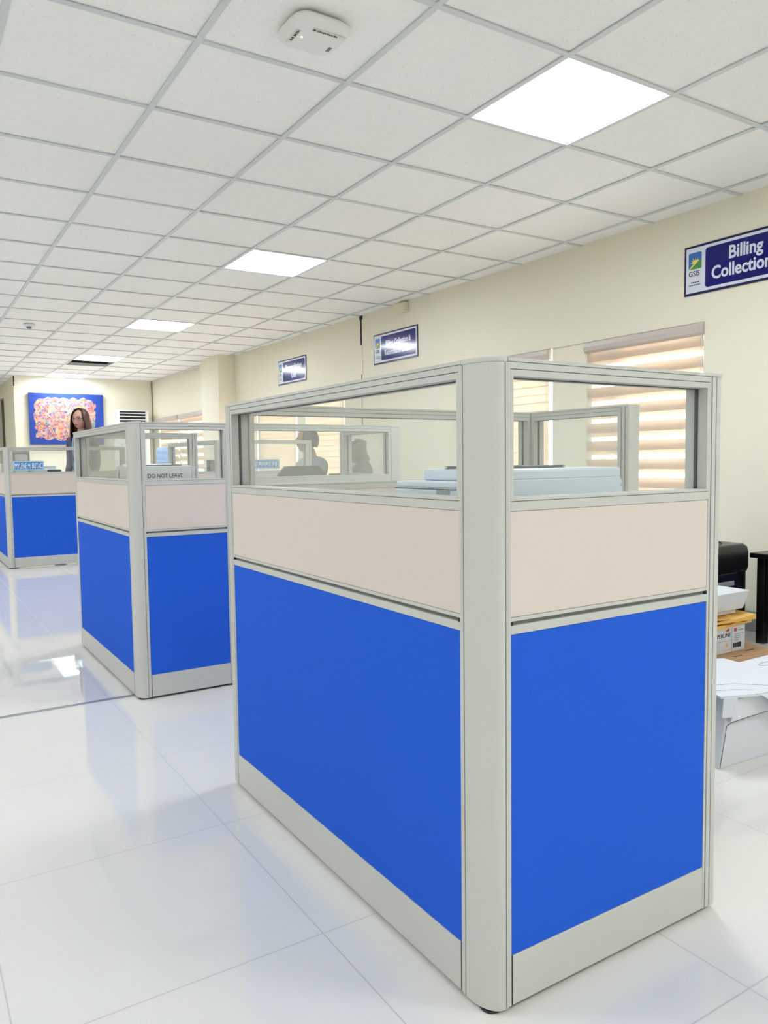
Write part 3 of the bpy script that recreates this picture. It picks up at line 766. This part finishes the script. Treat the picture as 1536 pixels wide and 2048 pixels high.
# ------------------------------------------------------------------ office chairs
def office_chair(loc, rz, label, head=False, top=.98):
    t = thing('office_chair', label, 'chair', loc, rz, 'black office chairs')
    bm = new_bm()
    for k in range(5):
        a = 2*pi*k/5 + .3
        Mx = Matrix.Rotation(a, 4, 'Z')
        vs = box(bm, .02, -.022, .07, .29, .022, .10, 0, Mx)
    lathe(bm, [(0, .065), (.045, .065), (.045, .12), (.028, .13), (.028, .36), (0, .36)], 16)
    obj('base', bm, M_DGREY, t, .006)
    for k in range(5):
        a = 2*pi*k/5 + .3; bm = new_bm()
        lathe(bm, [(0, -.02), (.028, -.02), (.03, 0), (.028, .02), (0, .02)], 14, 0, Matrix.Translation((.27*cos(a), .27*sin(a), .03)) @ Matrix.Rotation(a+pi/2, 4, 'Z') @ Matrix.Rotation(pi/2, 4, 'Y') @ Matrix.Diagonal((1, 1, 1, 1)))
        tube(bm, [(.27*cos(a), .27*sin(a), .03), (.27*cos(a), .27*sin(a), .075)], .008, 8)
        obj('caster', bm, M_BLACKP, t)
    bm = new_bm(); rings = [[(x*s, y*s, z) for x, y in rrect(.48, .47, .09, 6)] for z, s in ((.40, .90), (.42, 1), (.46, 1.0), (.485, .95), (.49, .8))]
    loft(bm, rings); obj('seat', bm, M_LEATHER, t)
    boxo('seat_plate', (-.14, -.14, .36, .14, .14, .399), M_DGREY, t)
    # back rest: person faces -y, the back is at +y
    def pad(z0, z1, w0, w1, y0, th, name):
        bm = new_bm(); rings = []
        n = 9
        for i in range(n+1):
            u = i/n; z = z0 + (z1-z0)*u; wv_ = (w0+(w1-w0)*u) * (1 - .30*max(0, (u-.7)/.3)**3) * (1 - .25*max(0, (.2-u)/.2)**2)
            yc = y0 + .05*u + .02*sin(pi*u*1.3); tt = th * (.45 + .55*math.sqrt(max(0, 1-(2*u-1)**4)))
            rings.append([(x, y+yc, z) for x, y in rrect(wv_, tt, tt*.42, 4)])
        loft(bm, rings); return obj(name, bm, M_LEATHER, t)
    if head:
        pad(.50, 1.03, .42, .34, .205, .135, 'backrest'); pad(1.005, top, .24, .22, .222, .13, 'headrest')
        pad(.60, .72, .40, .40, .17, .10, 'lumbar_cushion')
    else:
        pad(.50, top, .42, .37, .21, .09, 'backrest')
    boxo('back_bracket', (-.03, .16, .385, .03, .27, .40), M_DGREY, t); boxo('back_bracket', (-.03, .25, .38, .03, .268, .6), M_DGREY, t)
    for s in (-1, 1):
        bm = new_bm(); tube(bm, [(s*.2, -.02, .39), (s*.27, -.02, .42), (s*.275, -.02, .64)], .014, 8); tube(bm, [(s*.2, .1, .39), (s*.27, .1, .42), (s*.275, .1, .64)], .014, 8)
        box(bm, s*.275-.028, -.12, .64, s*.275+.028, .14, .665); obj('armrest', bm, M_DGREY, t, .006)
    return t
office_chair((2.68, 4.14, 0), rad(76), 'black leather office chair with a bulging headrest, seen right through the near glass', True, 1.15)
office_chair((2.24, 4.83, 0), rad(172+10), 'black office chair whose wide back stands in front of the seated man', False, .985)
office_chair((3.22, 6.35, 0), rad(-143), 'dark office chair the seated man sits on', False, .90)

# ------------------------------------------------------------------ people
SKIN = mat('skin', (206, 160, 142), .55, spec=.35)
SKIN_TAN = mat('skin_tan', (158, 112, 90), .55, spec=.35)
def skin_mesh(verts, edges, radii, root, sub=1):
    me = bpy.data.meshes.new('s'); me.from_pydata(verts, edges, []); o = bpy.data.objects.new('s', me); COL.objects.link(o)
    md = o.modifiers.new('skin', 'SKIN'); md.use_smooth_shade = True
    for i, v in enumerate(me.skin_vertices[0].data):
        v.radius = radii[i]; v.use_root = (i == root)
    sb = o.modifiers.new('sub', 'SUBSURF'); sb.levels = sub; sb.render_levels = sub
    dg = bpy.context.evaluated_depsgraph_get(); dg.update()
    out = bpy.data.meshes.new_from_object(o.evaluated_get(dg)); bpy.data.objects.remove(o)
    return out
def build_skel(J):
    """J: dict name -> (parent, pos, (rx, ry))"""
    names = list(J); idx = {n: i for i, n in enumerate(names)}
    vs = [J[n][1] for n in names]; rr = [J[n][2] for n in names]
    es = [(idx[n], idx[J[n][0]]) for n in names if J[n][0]]
    return vs, es, rr
def add_hand(J, wrist, side, d, up):
    """fingers: d = pointing direction, up = back-of-hand normal"""
    w0 = Vector(J[wrist][1]); d = Vector(d).normalized(); up = Vector(up).normalized(); lat = d.cross(up).normalized()*side
    J[wrist+'_palm'] = (wrist, tuple(w0 + d*.055), (.03, .014))
    p = w0 + d*.075
    for k, (off, L) in enumerate(((.027, .066), (.009, .075), (-.009, .07), (-.026, .055))):
        a = p + lat*off; b1 = a + d*L*.5 - up*.004; b2 = a + d*L*.85 - up*.02
        J['%s_f%da' % (wrist, k)] = (wrist+'_palm', tuple(a), (.0095, .009)); J['%s_f%db' % (wrist, k)] = ('%s_f%da' % (wrist, k), tuple(b1), (.0088, .0085)); J['%s_f%dc' % (wrist, k)] = ('%s_f%db' % (wrist, k), tuple(b2), (.0075, .0075))
    a = w0 + d*.03 + lat*.034; J[wrist+'_t0'] = (wrist, tuple(a), (.012, .011)); b1 = a + d*.035 + lat*.014 - up*.006; J[wrist+'_t1'] = (wrist+'_t0', tuple(b1), (.010, .0095)); J[wrist+'_t2'] = (wrist+'_t1', tuple(b1 + d*.028 + lat*.004 - up*.005), (.008, .008))
def head_bm(bm, c, sc=1.0, tilt=0, yaw=0, mi_lip=1, mi_eye=2):
    """head facing -y centred at c"""
    n, mseg = 32, 52
    R = Matrix.Translation(c) @ Matrix.Rotation(yaw, 4, 'Z') @ Matrix.Rotation(tilt, 4, 'X')
    rows = []
    for i in range(n+1):
        th = pi*i/n; z = cos(th); r0 = sin(th); row = []
        for k in range(mseg):
            a = 2*pi*k/mseg; dx_, dy_ = sin(a), -cos(a)     # a=0 faces -y
            wx, wy, wz = .076, .094, .112
            x = dx_*r0*wx; y = dy_*r0*wy; zz = z*wz
            if z < 0:   # jaw taper
                tq = -z; x *= 1 - .32*tq*max(0, .3+.7*max(0, cos(a))); 
                if cos(a) > 0: y *= 1 - .02*tq
                if cos(a) < 0: y *= 1 - .35*tq
            f = max(0, cos(a))**1.0
            if f > 0 and r0 > .1:
                g = lambda z0, s: math.exp(-((z - z0)/s)**2)
                la = ((a+pi) % (2*pi)) - pi
                y -= .024*g(-.26, .13)*math.exp(-(la/.17)**2)                       # nose
                y -= .011*g(-.06, .17)*math.exp(-(la/.13)**2)
                y += .007*g(.06, .10)*(math.exp(-((abs(la)-.42)/.18)**2))          # eye sockets
                y -= .005*g(-.52, .10)*math.exp(-(la/.3)**2)                       # lips
                y -= .008*g(-.85, .15)*math.exp(-(la/.4)**2)                       # chin
                y -= .004*g(-.2, .15)*(math.exp(-((abs(la)-.75)/.22)**2))          # cheek
            row.append(bm.verts.new(R @ (Vector((x, y, zz))*sc)))
        rows.append(row)
    for i in range(n):
        for k in range(mseg):
            q = (rows[i][k], rows[i][(k+1) % mseg], rows[i+1][(k+1) % mseg], rows[i+1][k])
            f = bm.faces.new(q); f.smooth = True
    for s in (-1, 1):      # ears
        lathe(bm, [(0, -.012), (.02, -.010), (.026, 0), (.018, .008), (0, .005)], 12, 0, R @ Matrix.Translation((s*.077*sc, .008, -.01)) @ Matrix.Rotation(s*pi/2, 4, 'Y') @ Matrix.Diagonal((1.25, .8, .8, 1)))
        tube(bm, [R @ Vector((s*.014*sc, -.0895*sc, .023)), R @ Vector((s*.032*sc, -.085*sc, .029)), R @ Vector((s*.050*sc, -.074*sc, .023))], [.0014, .0026, .0012], 6, mi_eye)
        lathe(bm, [(0, -.011), (.010, -.006), (.013, 0), (.010, .006), (0, .011)], 12, mi_eye, R @ Matrix.Translation((s*.032*sc, -.079*sc, .006)) @ Matrix.Diagonal((1.1, .8, .5, 1)))
    lathe(bm, [(0, -.007), (.014, -.004), (.022, 0), (.014, .004), (0, .006)], 12, mi_lip, R @ Matrix.Translation((0, -.0845*sc, -.060)) @ Matrix.Diagonal((1, .40, .95, 1)))
    return R
def mesh_from(me, bm):
    bm.from_mesh(me); bpy.data.meshes.remove(me)

def legs(J, seated):
    for s, n in ((-1, 'r'), (1, 'l')):
        if seated:
            J['hip'+n] = ('pelvis', (s*.10, -.05, .56), (.085, .085)); J['knee'+n] = ('hip'+n, (s*.13, -.42, .53), (.058, .058)); J['shin'+n] = ('knee'+n, (s*.13, -.44, .30), (.05, .055))
            J['ankle'+n] = ('shin'+n, (s*.13, -.42, .10), (.036, .038)); J['heel'+n] = ('ankle'+n, (s*.13, -.43, .045), (.036, .034)); J['toe'+n] = ('heel'+n, (s*.14, -.58, .032), (.036, .022))
        else:
            J['hip'+n] = ('pelvis', (s*.09, 0, .84), (.083, .088)); J['thigh'+n] = ('hip'+n, (s*.095, -.01, .64), (.07, .075)); J['knee'+n] = ('thigh'+n, (s*.095, -.015, .45), (.052, .054)); J['shin'+n] = ('knee'+n, (s*.095, .005, .30), (.048, .052))
            J['ankle'+n] = ('shin'+n, (s*.095, .015, .09), (.034, .036)); J['heel'+n] = ('ankle'+n, (s*.095, .01, .04), (.036, .032)); J['toe'+n] = ('heel'+n, (s*.105, -.15, .03), (.036, .020))

# --- standing woman
t = thing('person', 'standing woman with long brown hair and glasses behind the far left cubicle', 'person', (1.735, 9.02, 0), rad(-46))
J = {'pelvis': (None, (0, 0, .88), (.125, .095)), 'waist': ('pelvis', (0, 0, 1.02), (.105, .08)), 'chest': ('waist', (0, -.005, 1.17), (.12, .08)), 'upper': ('chest', (0, .005, 1.27), (.10, .062)),
     'neck': ('upper', (0, .01, 1.36), (.046, .046)), 'skull': ('neck', (0, -.005, 1.44), (.05, .055))}
for s, n in ((-1, 'r'), (1, 'l')):
    J['sh'+n] = ('upper', (s*.135, .005, 1.275), (.052, .05)); J['el'+n] = ('sh'+n, (s*.165, .02, 1.03), (.038, .038)); J['fa'+n] = ('el'+n, (s*.165, -.03, .93), (.034, .034)); J['wr'+n] = ('fa'+n, (s*.16, -.07, .82), (.024, .02))
    add_hand(J, 'wr'+n, -s, (0, -.15, -1), (s, 0, 0))
legs(J, False)
vs, es, rr = build_skel(J)
bm = new_bm(); mesh_from(skin_mesh(vs, es, rr, 0, 2), bm)
for f in bm.faces: f.smooth = True
HY = rad(4)
M_LIP = mat('lips', (150, 78, 76), .5); M_EYE = mat('eye_dark', (50, 40, 40), .3)
R = head_bm(bm, (0, -.02, 1.505), .97, 0, HY)
body = obj('body', bm, [SKIN, M_LIP, M_EYE], t)
# hair: swept shell behind the face, falling to the chest
bm = new_bm(); rows = []
nz_, nk = 16, 30
for i in range(nz_+1):
    row = []
    for k in range(nk+1):
        a0 = rad(52); a = a0 + (2*pi-2*a0)*k/nk      # angle from face front
        if i <= 7:
            th = pi*(i/7)*.5; z = cos(th)*.128; r0 = sin(th)
            aa = a if i > 2 else (rad(8) + (2*pi-rad(16))*k/nk if i < 2 else rad(26) + (2*pi-rad(52))*k/nk)
            x = sin(aa)*r0*.092; y = -cos(aa)*r0*.112 + .006
        else:
            u = (i-7)/(nz_-7); z = -u*.25; sp_w = .092*(1+.30*sin(u*pi*.75)) ; x = sin(a)*sp_w + .004*sin(9*a+5*u); y = (-cos(a)*.105*(1-.25*u) + .01 + .008*sin(7*a + 6*u))
            if a < pi/2 or a > 3*pi/2: y = max(y, -.075+.03*u)
        row.append(bm.verts.new(R @ Vector((x, y, z))))
    rows.append(row)
for i in range(nz_):
    for k in range(nk):
        try: f = bm.faces.new((rows[i][k], rows[i][k+1], rows[i+1][k+1], rows[i+1][k])); f.smooth = True
        except ValueError: pass
bmesh.ops.remove_doubles(bm, verts=bm.verts, dist=.0004)
o = obj('hair', bm, mat('brown_hair', (70, 40, 32), .42, var=(60, .4)), t)
md = o.modifiers.new('solid', 'SOLIDIFY'); md.thickness = .012; md.offset = 0
# glasses
bm = new_bm()
for s in (-1, 1):
    pts = [R @ Vector((s*.036 + .026*cos(q), -.097 + .012*abs(s*.036+.026*cos(q))/.06, .004 + .018*sin(q))) for q in [2*pi*k/16 for k in range(17)]]
    tube(bm, pts, .0018, 6); tube(bm, [R @ Vector((s*.062, -.086, .008)), R @ Vector((s*.078, -.01, .006))], .0016, 6)
tube(bm, [R @ Vector((-.010, -.100, .006)), R @ Vector((.010, -.100, .006))], .0018, 6)
obj('glasses', bm, mat('glasses_frame', (70, 40, 56), .3), t)
# clothing
C = {'pelvis': (None, (0, 0, .90), (.14, .108)), 'waist': ('pelvis', (0, 0, 1.02), (.12, .093)), 'chest': ('waist', (0, -.005, 1.17), (.145, .103)), 'upper': ('chest', (0, .005, 1.27), (.125, .085)), 'col': ('upper', (0, .008, 1.325), (.06, .055))}
for s, n in ((-1, 'r'), (1, 'l')):
    C['sh'+n] = ('upper', (s*.14, .005, 1.275), (.062, .060)); C['el'+n] = ('sh'+n, (s*.165, .02, 1.03), (.047, .047)); C['fa'+n] = ('el'+n, (s*.165, -.04, .90), (.04, .04))
vs, es, rr = build_skel(C); me = skin_mesh(vs, es, rr, 0, 2); bm = new_bm(); mesh_from(me, bm)
obj('blouse', bm, mat('grey_blue_blouse', (84, 88, 104), .8, var=(18, .35)), t)
Cb = {'pelvis': (None, (0, 0, .88), (.138, .107))}
for s, n in ((-1, 'r'), (1, 'l')):
    Cb['h'+n] = ('pelvis', (s*.09, 0, .82), (.093, .096)); Cb['k'+n] = ('h'+n, (s*.095, -.012, .45), (.065, .066)); Cb['a'+n] = ('k'+n, (s*.095, .012, .12), (.055, .058))
vs, es, rr = build_skel(Cb); me = skin_mesh(vs, es, rr, 0, 2); bm = new_bm(); mesh_from(me, bm); obj('trousers', bm, mat('dark_trousers', (36, 38, 52), .8), t)
bm = new_bm()
for s in (-1, 1): tube(bm, [(s*.05, -.03, 1.345), (s*.055, -.085, 1.29), (s*.045, -.112, 1.19), (s*.01, -.118, 1.04)], .0065, 6)
box(bm, -.03, -.125, .93, .03, -.118, 1.04); obj('lanyard', bm, mat('light_blue_lanyard', (128, 168, 224), .5), t)

# --- seated man
t = thing('person', 'seated man in a blue-grey shirt seen from behind, hand raised to his neck', 'person', (3.22, 6.35, 0), rad(-143))
J = {'pelvis': (None, (0, 0, .57), (.135, .11)), 'waist': ('pelvis', (0, .02, .68), (.12, .10)), 'chest': ('waist', (0, 0, .86), (.135, .095)), 'upper': ('chest', (0, -.01, .95), (.10, .065)),
     'neck': ('upper', (0, -.015, 1.065), (.055, .055)), 'skull': ('neck', (0, -.03, 1.13), (.055, .06))}
J['shr'] = ('upper', (-.165, 0, .965), (.045, .045)); J['elr'] = ('shr', (-.26, -.16, .84), (.044, .044)); J['wrr'] = ('elr', (-.155, -.075, 1.02), (.026, .023)); add_hand(J, 'wrr', 1, (.25, .1, 1), (-.9, .1, .2))
J['shl'] = ('upper', (.165, 0, .965), (.045, .045)); J['ell'] = ('shl', (.24, -.10, .74), (.044, .044)); J['wrl'] = ('ell', (.20, -.33, .70), (.027, .024)); add_hand(J, 'wrl', 1, (-.1, -1, -.05), (0, 0, 1))
legs(J, True)
vs, es, rr = build_skel(J); bm = new_bm(); mesh_from(skin_mesh(vs, es, rr, 0, 2), bm)
for f in bm.faces: f.smooth = True
R = head_bm(bm, (0, -.05, 1.205), 1.02, rad(-6), rad(28))
obj('body', bm, [SKIN_TAN, M_LIP, M_EYE], t)
bm = new_bm(); rows = []
for i in range(9):
    row = []
    for k in range(25):
        a = rad(62) + (2*pi-rad(124))*k/24; th = pi*(i/8)*.64
        if i < 4: a = rad(30-7*i) + (2*pi-2*rad(30-7*i))*k/24 if i else a
        x = sin(a)*sin(th)*.084; y = -cos(a)*sin(th)*.102+.004; z = cos(th)*.122
        row.append(bm.verts.new(R @ Vector((x, y, z))))
    rows.append(row)
for i in range(8):
    for k in range(24):
        f = bm.faces.new((rows[i][k], rows[i][k+1], rows[i+1][k+1], rows[i+1][k])); f.smooth = True
bmesh.ops.remove_doubles(bm, verts=bm.verts, dist=.0004)
o = obj('hair', bm, mat('black_hair', (34, 30, 30), .5, var=(80, .3)), t); md = o.modifiers.new('solid', 'SOLIDIFY'); md.thickness = .012; md.offset = 0
C = {'pelvis': (None, (0, .0, .60), (.148, .122)), 'waist': ('pelvis', (0, .02, .70), (.138, .115)), 'chest': ('waist', (0, 0, .86), (.166, .124)), 'upper': ('chest', (0, 0, .965), (.16, .118)), 'col': ('upper', (0, -.012, 1.06), (.07, .07)),
     'shr': ('upper', (-.175, 0, .985), (.074, .072)), 'elr': ('shr', (-.262, -.158, .84), (.056, .056)), 'cuff': ('elr', (-.17, -.112, .985), (.042, .042)), 'shl': ('upper', (.175, 0, .985), (.072, .07)), 'ell': ('shl', (.225, -.08, .80), (.06, .06))}
vs, es, rr = build_skel(C); bm = new_bm(); mesh_from(skin_mesh(vs, es, rr, 0, 2), bm); obj('shirt', bm, mat('blue_grey_shirt', (116, 124, 146), .8), t)
Cb = {'pelvis': (None, (0, -.01, .575), (.15, .115))}
for s, n in ((-1, 'r'), (1, 'l')):
    Cb['h'+n] = ('pelvis', (s*.10, -.06, .565), (.095, .095)); Cb['k'+n] = ('h'+n, (s*.13, -.42, .535), (.07, .07)); Cb['a'+n] = ('k'+n, (s*.13, -.43, .14), (.058, .06))
vs, es, rr = build_skel(Cb); bm = new_bm(); mesh_from(skin_mesh(vs, es, rr, 0, 2), bm); obj('trousers', bm, M_DGREY, t)

# ------------------------------------------------------------------ right side: stack, shredder, table, cartons
# flat brown carton
t = thing('cardboard_box', 'flat brown cardboard box at the bottom of the stack by the shredder', 'box', (2.82, 2.04, 0), rad(-2))
boxo('carton', (0, 0, 0, .60, .40, .112), M_BROWN, t, .004)
boxo('top_flap', (.01, .004, .1125, .58, .20, .117), M_BROWN, t, .001); boxo('tuck_tab', (.585, .05, .05, .605, .3, .10), M_BROWN, t, .002)
bm = new_bm(); box(bm, .30, .01, .1172, .36, .016, .1182); box(bm, .44, .05, .1172, .50, .056, .1182); obj('tab_slot', bm, M_DARK, t)
# paper box
t = thing('paper_box', 'white printed paper carton with an orange logo and a barcode in the stack', 'box', (2.88, 2.10, .118), rad(0))
boxo('carton', (0, 0, 0, .41, .26, .1185), M_CARD, t, .002)
text_mesh('lettering', 'PAPERLINE', .026, M_INK, t, (.300, -.0006, .074), (pi/2, 0, 0), 0, 1.06, 'RIGHT')
M_ORG = mat('orange_logo', (224, 110, 50), .5); M_YEL = mat('yellow_logo', (240, 190, 80), .5); M_RED = mat('red_print', (196, 50, 50), .5)
def rhomb(bm, x, z, s, mi):
    vs_ = [bm.verts.new((x+dx, -.001, z+dz)) for dx, dz in ((-s*1.3, 0), (0, -s), (s*1.3, 0), (0, s))]; bm.faces.new(vs_).material_index = mi
bm = new_bm(); rhomb(bm, .274, .103, .008, 0); rhomb(bm, .283, .106, .0075, 0); rhomb(bm, .264, .101, .006, 1); obj('logo', bm, [M_ORG, M_YEL], t)
bm = new_bm(); x = .318
while x < .378:
    wd_ = random.choice((.0014, .002, .003)); box(bm, x, -.0008, .018, x+wd_, -.0001, .04); x += wd_ + random.choice((.0012, .002))
obj('barcode', bm, M_INK, t)
bm = new_bm()
for k in range(4): box(bm, .328, -.0008, .078-.009*k, .395-.012*k, -.0001, .0815-.009*k)
box(bm, .355, -.0008, .094, .395, -.0001, .100); obj('small_print', bm, M_SOFTG, t)
bm = new_bm(); box(bm, .326, -.0008, .092, .344, -.0001, .108); obj('red_mark', bm, M_RED, t)
bm = new_bm()
for q in ((.309, .004, .3105, .114), (.12, .056, .309, .0572), (.13, .004, .1312, .05)): box(bm, q[0], -.0007, q[1], q[2], -.0001, q[3])
obj('printed_line', bm, M_SOFTG, t)
bm = new_bm(); rhomb(bm, .272, .038, .009, 0); box(bm, .25, -.0008, .012, .298, -.0001, .015); obj('orange_print', bm, [M_YEL], t)
# envelopes
for k, (dx, dy, dz, rz, l) in enumerate(((-.02, -.03, .2375, 3, 'crumpled manila envelope lying directly on the printed paper carton'), (-.05, -.01, .262, -5, 'manila envelope folded open, upper one under the white lid'))):
    t = thing('manila_envelope', l, 'envelope', (2.92+dx, 2.10+dy, dz), rad(rz), 'manila envelopes in the stack')
    bm = new_bm(); nx, ny = 12, 6; L, D = .43, .26; top = []; bot = []
    for i in range(nx+1):
        for j in range(ny+1):
            x = L*i/nx; y = D*j/ny; z = .016 + .004*sin(i*1.7+k*2)*cos(j*1.3) + (.004 if i % 3 == 0 else 0)
            if k == 1 and i > 8: z += .002*(i-8)
            top.append(bm.verts.new((x, y, z))); bot.append(bm.verts.new((x, y, .001 if 0 < j < ny and 0 < i < nx else .004)))
    ID = lambda i, j: i*(ny+1)+j
    for i in range(nx):
        for j in range(ny):
            bm.faces.new((top[ID(i,j)], top[ID(i+1,j)], top[ID(i+1,j+1)], top[ID(i,j+1)])); bm.faces.new((bot[ID(i,j)], bot[ID(i,j+1)], bot[ID(i+1,j+1)], bot[ID(i+1,j)]))
    for i in range(nx): 
        bm.faces.new((bot[ID(i,0)], bot[ID(i+1,0)], top[ID(i+1,0)], top[ID(i,0)])); bm.faces.new((top[ID(i,ny)], top[ID(i+1,ny)], bot[ID(i+1,ny)], bot[ID(i,ny)]))
    for j in range(ny):
        bm.faces.new((top[ID(0,j)], top[ID(0,j+1)], bot[ID(0,j+1)], bot[ID(0,j)])); bm.faces.new((bot[ID(nx,j)], bot[ID(nx,j+1)], top[ID(nx,j+1)], top[ID(nx,j)]))
    obj('envelope_body', bm, M_MANILA, t)
    boxo('flap', (.18, -.004, .021, .26, .22, .0235), mat('manila_dark', (206, 152, 74), .7), t, .001)
t = thing('paper_stack', 'small white paper bundle between the manila envelopes and the white lid', 'paper stack', (2.90, 2.13, .2885))
boxo('sheets', (0, 0, 0, .36, .24, .018), M_CARD, t)
# white lid on top
t = thing('box_lid', 'white tapered carton lid on top of the stack by the shredder', 'box lid', (2.84, 2.10, .3070))
bm = new_bm(); a = [bm.verts.new(v) for v in ((.02, .015, 0), (.455, .015, 0), (.455, .30, 0), (.02, .30, 0))]; b2 = [bm.verts.new(v) for v in ((0, 0, .084), (.483, 0, .084), (.483, .32, .084), (0, .32, .084))]
bm.faces.new(a[::-1]); bm.faces.new(b2)
for k in range(4): bm.faces.new((a[k], a[(k+1)%4], b2[(k+1)%4], b2[k]))
obj('lid_body', bm, M_CARD, t, .002)
boxo('top_print', (.30, .18, .0842, .36, .19, .0846), M_SOFTG, t)

# shredder
t = thing('paper_shredder', 'black paper shredder beside the low dark table', 'shredder', (3.42, 2.43, 0))
bm = new_bm(); prism(bm, rrect(.42, .28, .03, 5, .21, .15), .02, .40); obj('bin', bm, M_BLACKP, t, .004)
bm = new_bm(); loft(bm, [[(x*s+.21, y*s+.15, z) for x, y in rrect(.44, .30, .035, 5)] for z, s in ((.40, .97), (.42, 1), (.50, 1), (.53, .97), (.545, .88))]); obj('head_unit', bm, M_BLACKP, t)
boxo('feed_slot', (.08, .14, .5455, .34, .152, .548), M_SOFTG, t)
bm = new_bm(); tube(bm, [(.10+.02*k, .05+.004*k, .547+.02*sin(k*pi/10)) for k in range(11)], .004, 6); obj('cord', bm, M_BLACKP, t)
bm = new_bm(); box(bm, .05, -.006, .30, .30, -.0012, .40); obj('window_panel', bm, mat('navy_gloss', (20, 24, 44), .12), t, .002)
bm = new_bm(); box(bm, .12, -.010, .335, .27, -.0065, .36); obj('handle', bm, M_SOFTG, t, .002)
boxo('plinth', (.03, .03, 0, .39, .27, .0198), M_DGREY, t)

# low dark table along the wall
t = thing('low_table', 'low black wooden table at the right edge of the photo', 'table', (3.865, 1.35, 0))
M_BWOOD = mat('black_wood', (16, 13, 13), .25)
boxo('tabletop', (0, 0, .465, .27, 1.10, .492), M_BWOOD, t, .004)
for (x, y) in ((.03, 1.03), (.20, 1.03), (.03, .03), (.20, .03)): boxo('leg', (x, y, 0, x+.045, y+.045, .465), M_BWOOD, t, .003)
boxo('side_panel', (.035, .08, .12, .055, 1.025, .464), M_BWOOD, t)
boxo('lower_shelf', (.08, .08, .115, .24, 1.0, .135), M_BWOOD, t)

# white cartons in front
t = thing('white_carton', 'crushed white carton with leaning front flap nearest the cubicle on the right', 'box', (2.205, 1.49, 0), 0, 'white cartons on the floor')
bm = new_bm()
pts = [(0, 0, 0), (.44, -.02, 0), (.44, .32, 0), (.02, .30, 0), (.062, .012, .215), (.44, -.01, .215), (.44, .30, .215), (.07, .28, .215)]
v = [bm.verts.new(p) for p in pts]
for f in ((3,2,1,0),(4,5,6,7),(0,1,5,4),(1,2,6,5),(2,3,7,6),(3,0,4,7)): bm.faces.new([v[i] for i in f])
obj('carton', bm, M_CARD, t, .002)
bm = new_bm()
pl = [(.048, -.010, .150), (.435, -.030, .162), (.435, -.034, .226), (.066, -.012, .222)]
pb = [(x, y+.006, z) for x, y, z in pl]
a = [bm.verts.new(p) for p in pl]; b2 = [bm.verts.new(p) for p in pb]; bm.faces.new(a[::-1]); bm.faces.new(b2)
for k in range(4): bm.faces.new((a[k], a[(k+1)%4], b2[(k+1)%4], b2[k]))
obj('front_flap', bm, M_CARD, t, .001)
bm = new_bm(); tube(bm, [(.044, .003, .135), (.056, -.006, .146), (.15, -.014, .152), (.43, -.024, .158)], .0010, 5); tube(bm, [(.004, -.002, .004), (.044, .003, .135)], .0010, 5); obj('cut_edge', bm, M_DGREY, t)
t = thing('white_carton', 'small white carton tucked left behind the crushed one, beside the cubicle end', 'box', (1.985, 1.60, 0), 0, 'white cartons on the floor')
boxo('carton', (0, 0, 0, .20, .14, .19), M_CARD, t, .003); boxo('top_flap', (.0, .0, .1905, .2, .13, .194), M_CARD, t)
# lid sheets lying over the cartons
def sheet(name, label, cat, pts, th, grp=None):
    c = Vector(pts[0]); t = thing(name, label, cat, tuple(c), 0, grp)
    bm = new_bm(); a = [bm.verts.new(Vector(p)-c) for p in pts]; b2 = [bm.verts.new(Vector(p)-c+Vector((0,0,th))) for p in pts]
    bm.faces.new(a[::-1]); bm.faces.new(b2); n = len(pts)
    for k in range(n): bm.faces.new((a[k], a[(k+1)%n], b2[(k+1)%n], b2[k]))
    obj('panel', bm, M_CARD, t, .002, 2); return t, c
t, c = sheet('carton_lid', 'flat white carton lid spread over the crushed carton', 'box lid', [(2.217, 1.495, .2275), (2.343, 1.444, .2285), (2.64, 1.41, .2285), (2.64, 1.60, .2275), (2.655, 1.78, .2275), (2.62, 1.795, .2275), (2.25, 1.62, .2275)], .010)
bm = new_bm()
a = [bm.verts.new(Vector(p)-c) for p in ((2.343, 1.434, .236), (2.64, 1.402, .236), (2.64, 1.396, .07))]; b2 = [bm.verts.new(v.co + Vector((0, .005, 0))) for v in a]
bm.faces.new(a); bm.faces.new(b2[::-1])
for k in range(3): bm.faces.new((a[k], a[(k+1)%3], b2[(k+1)%3], b2[k]))
obj('corner_flap', bm, M_CARD, t)
bm = new_bm(); a = [bm.verts.new(Vector(p)-c) for p in ((2.220, 1.486, .232), (2.270, 1.468, .232), (2.262, 1.470, .168), (2.216, 1.488, .168))]; b2 = [bm.verts.new(v.co + Vector((.001, .004, 0))) for v in a]
bm.faces.new(a[::-1]); bm.faces.new(b2)
for k in range(4): bm.faces.new((a[k], a[(k+1)%4], b2[(k+1)%4], b2[k]))
obj('front_lip', bm, M_CARD, t)
bm = new_bm()
tube(bm, [(.03, .05, .0105), (.10, .02, .0110), (.15, -.02, .0112)], .0008, 5); tube(bm, [(.06, .10, .0105), (.16, .06, .011), (.24, -.02, .0112), (.26, -.06, .0115)], .0008, 5)
obj('fold_line', bm, M_SOFTG, t)
bm = new_bm(); box(bm, .118, -.050, .0102, .123, -.040, .0106); box(bm, .128, -.052, .0102, .130, -.046, .0106); obj('pen_mark', bm, M_INK, t)
t = thing('white_carton', 'closed white carton with an oval hand hole at the right edge of the photo', 'box', (2.68, 1.44, 0), 0, 'white cartons on the floor')
boxo('carton', (0, 0, 0, .42, .31, .222), M_CARD, t, .004)
bm = new_bm(); tube(bm, [(.085+.045*cos(q), .235+.016*sin(q), .2226) for q in [2*pi*k/14 for k in range(15)]], .001, 5); obj('hand_hole', bm, M_SOFTG, t)
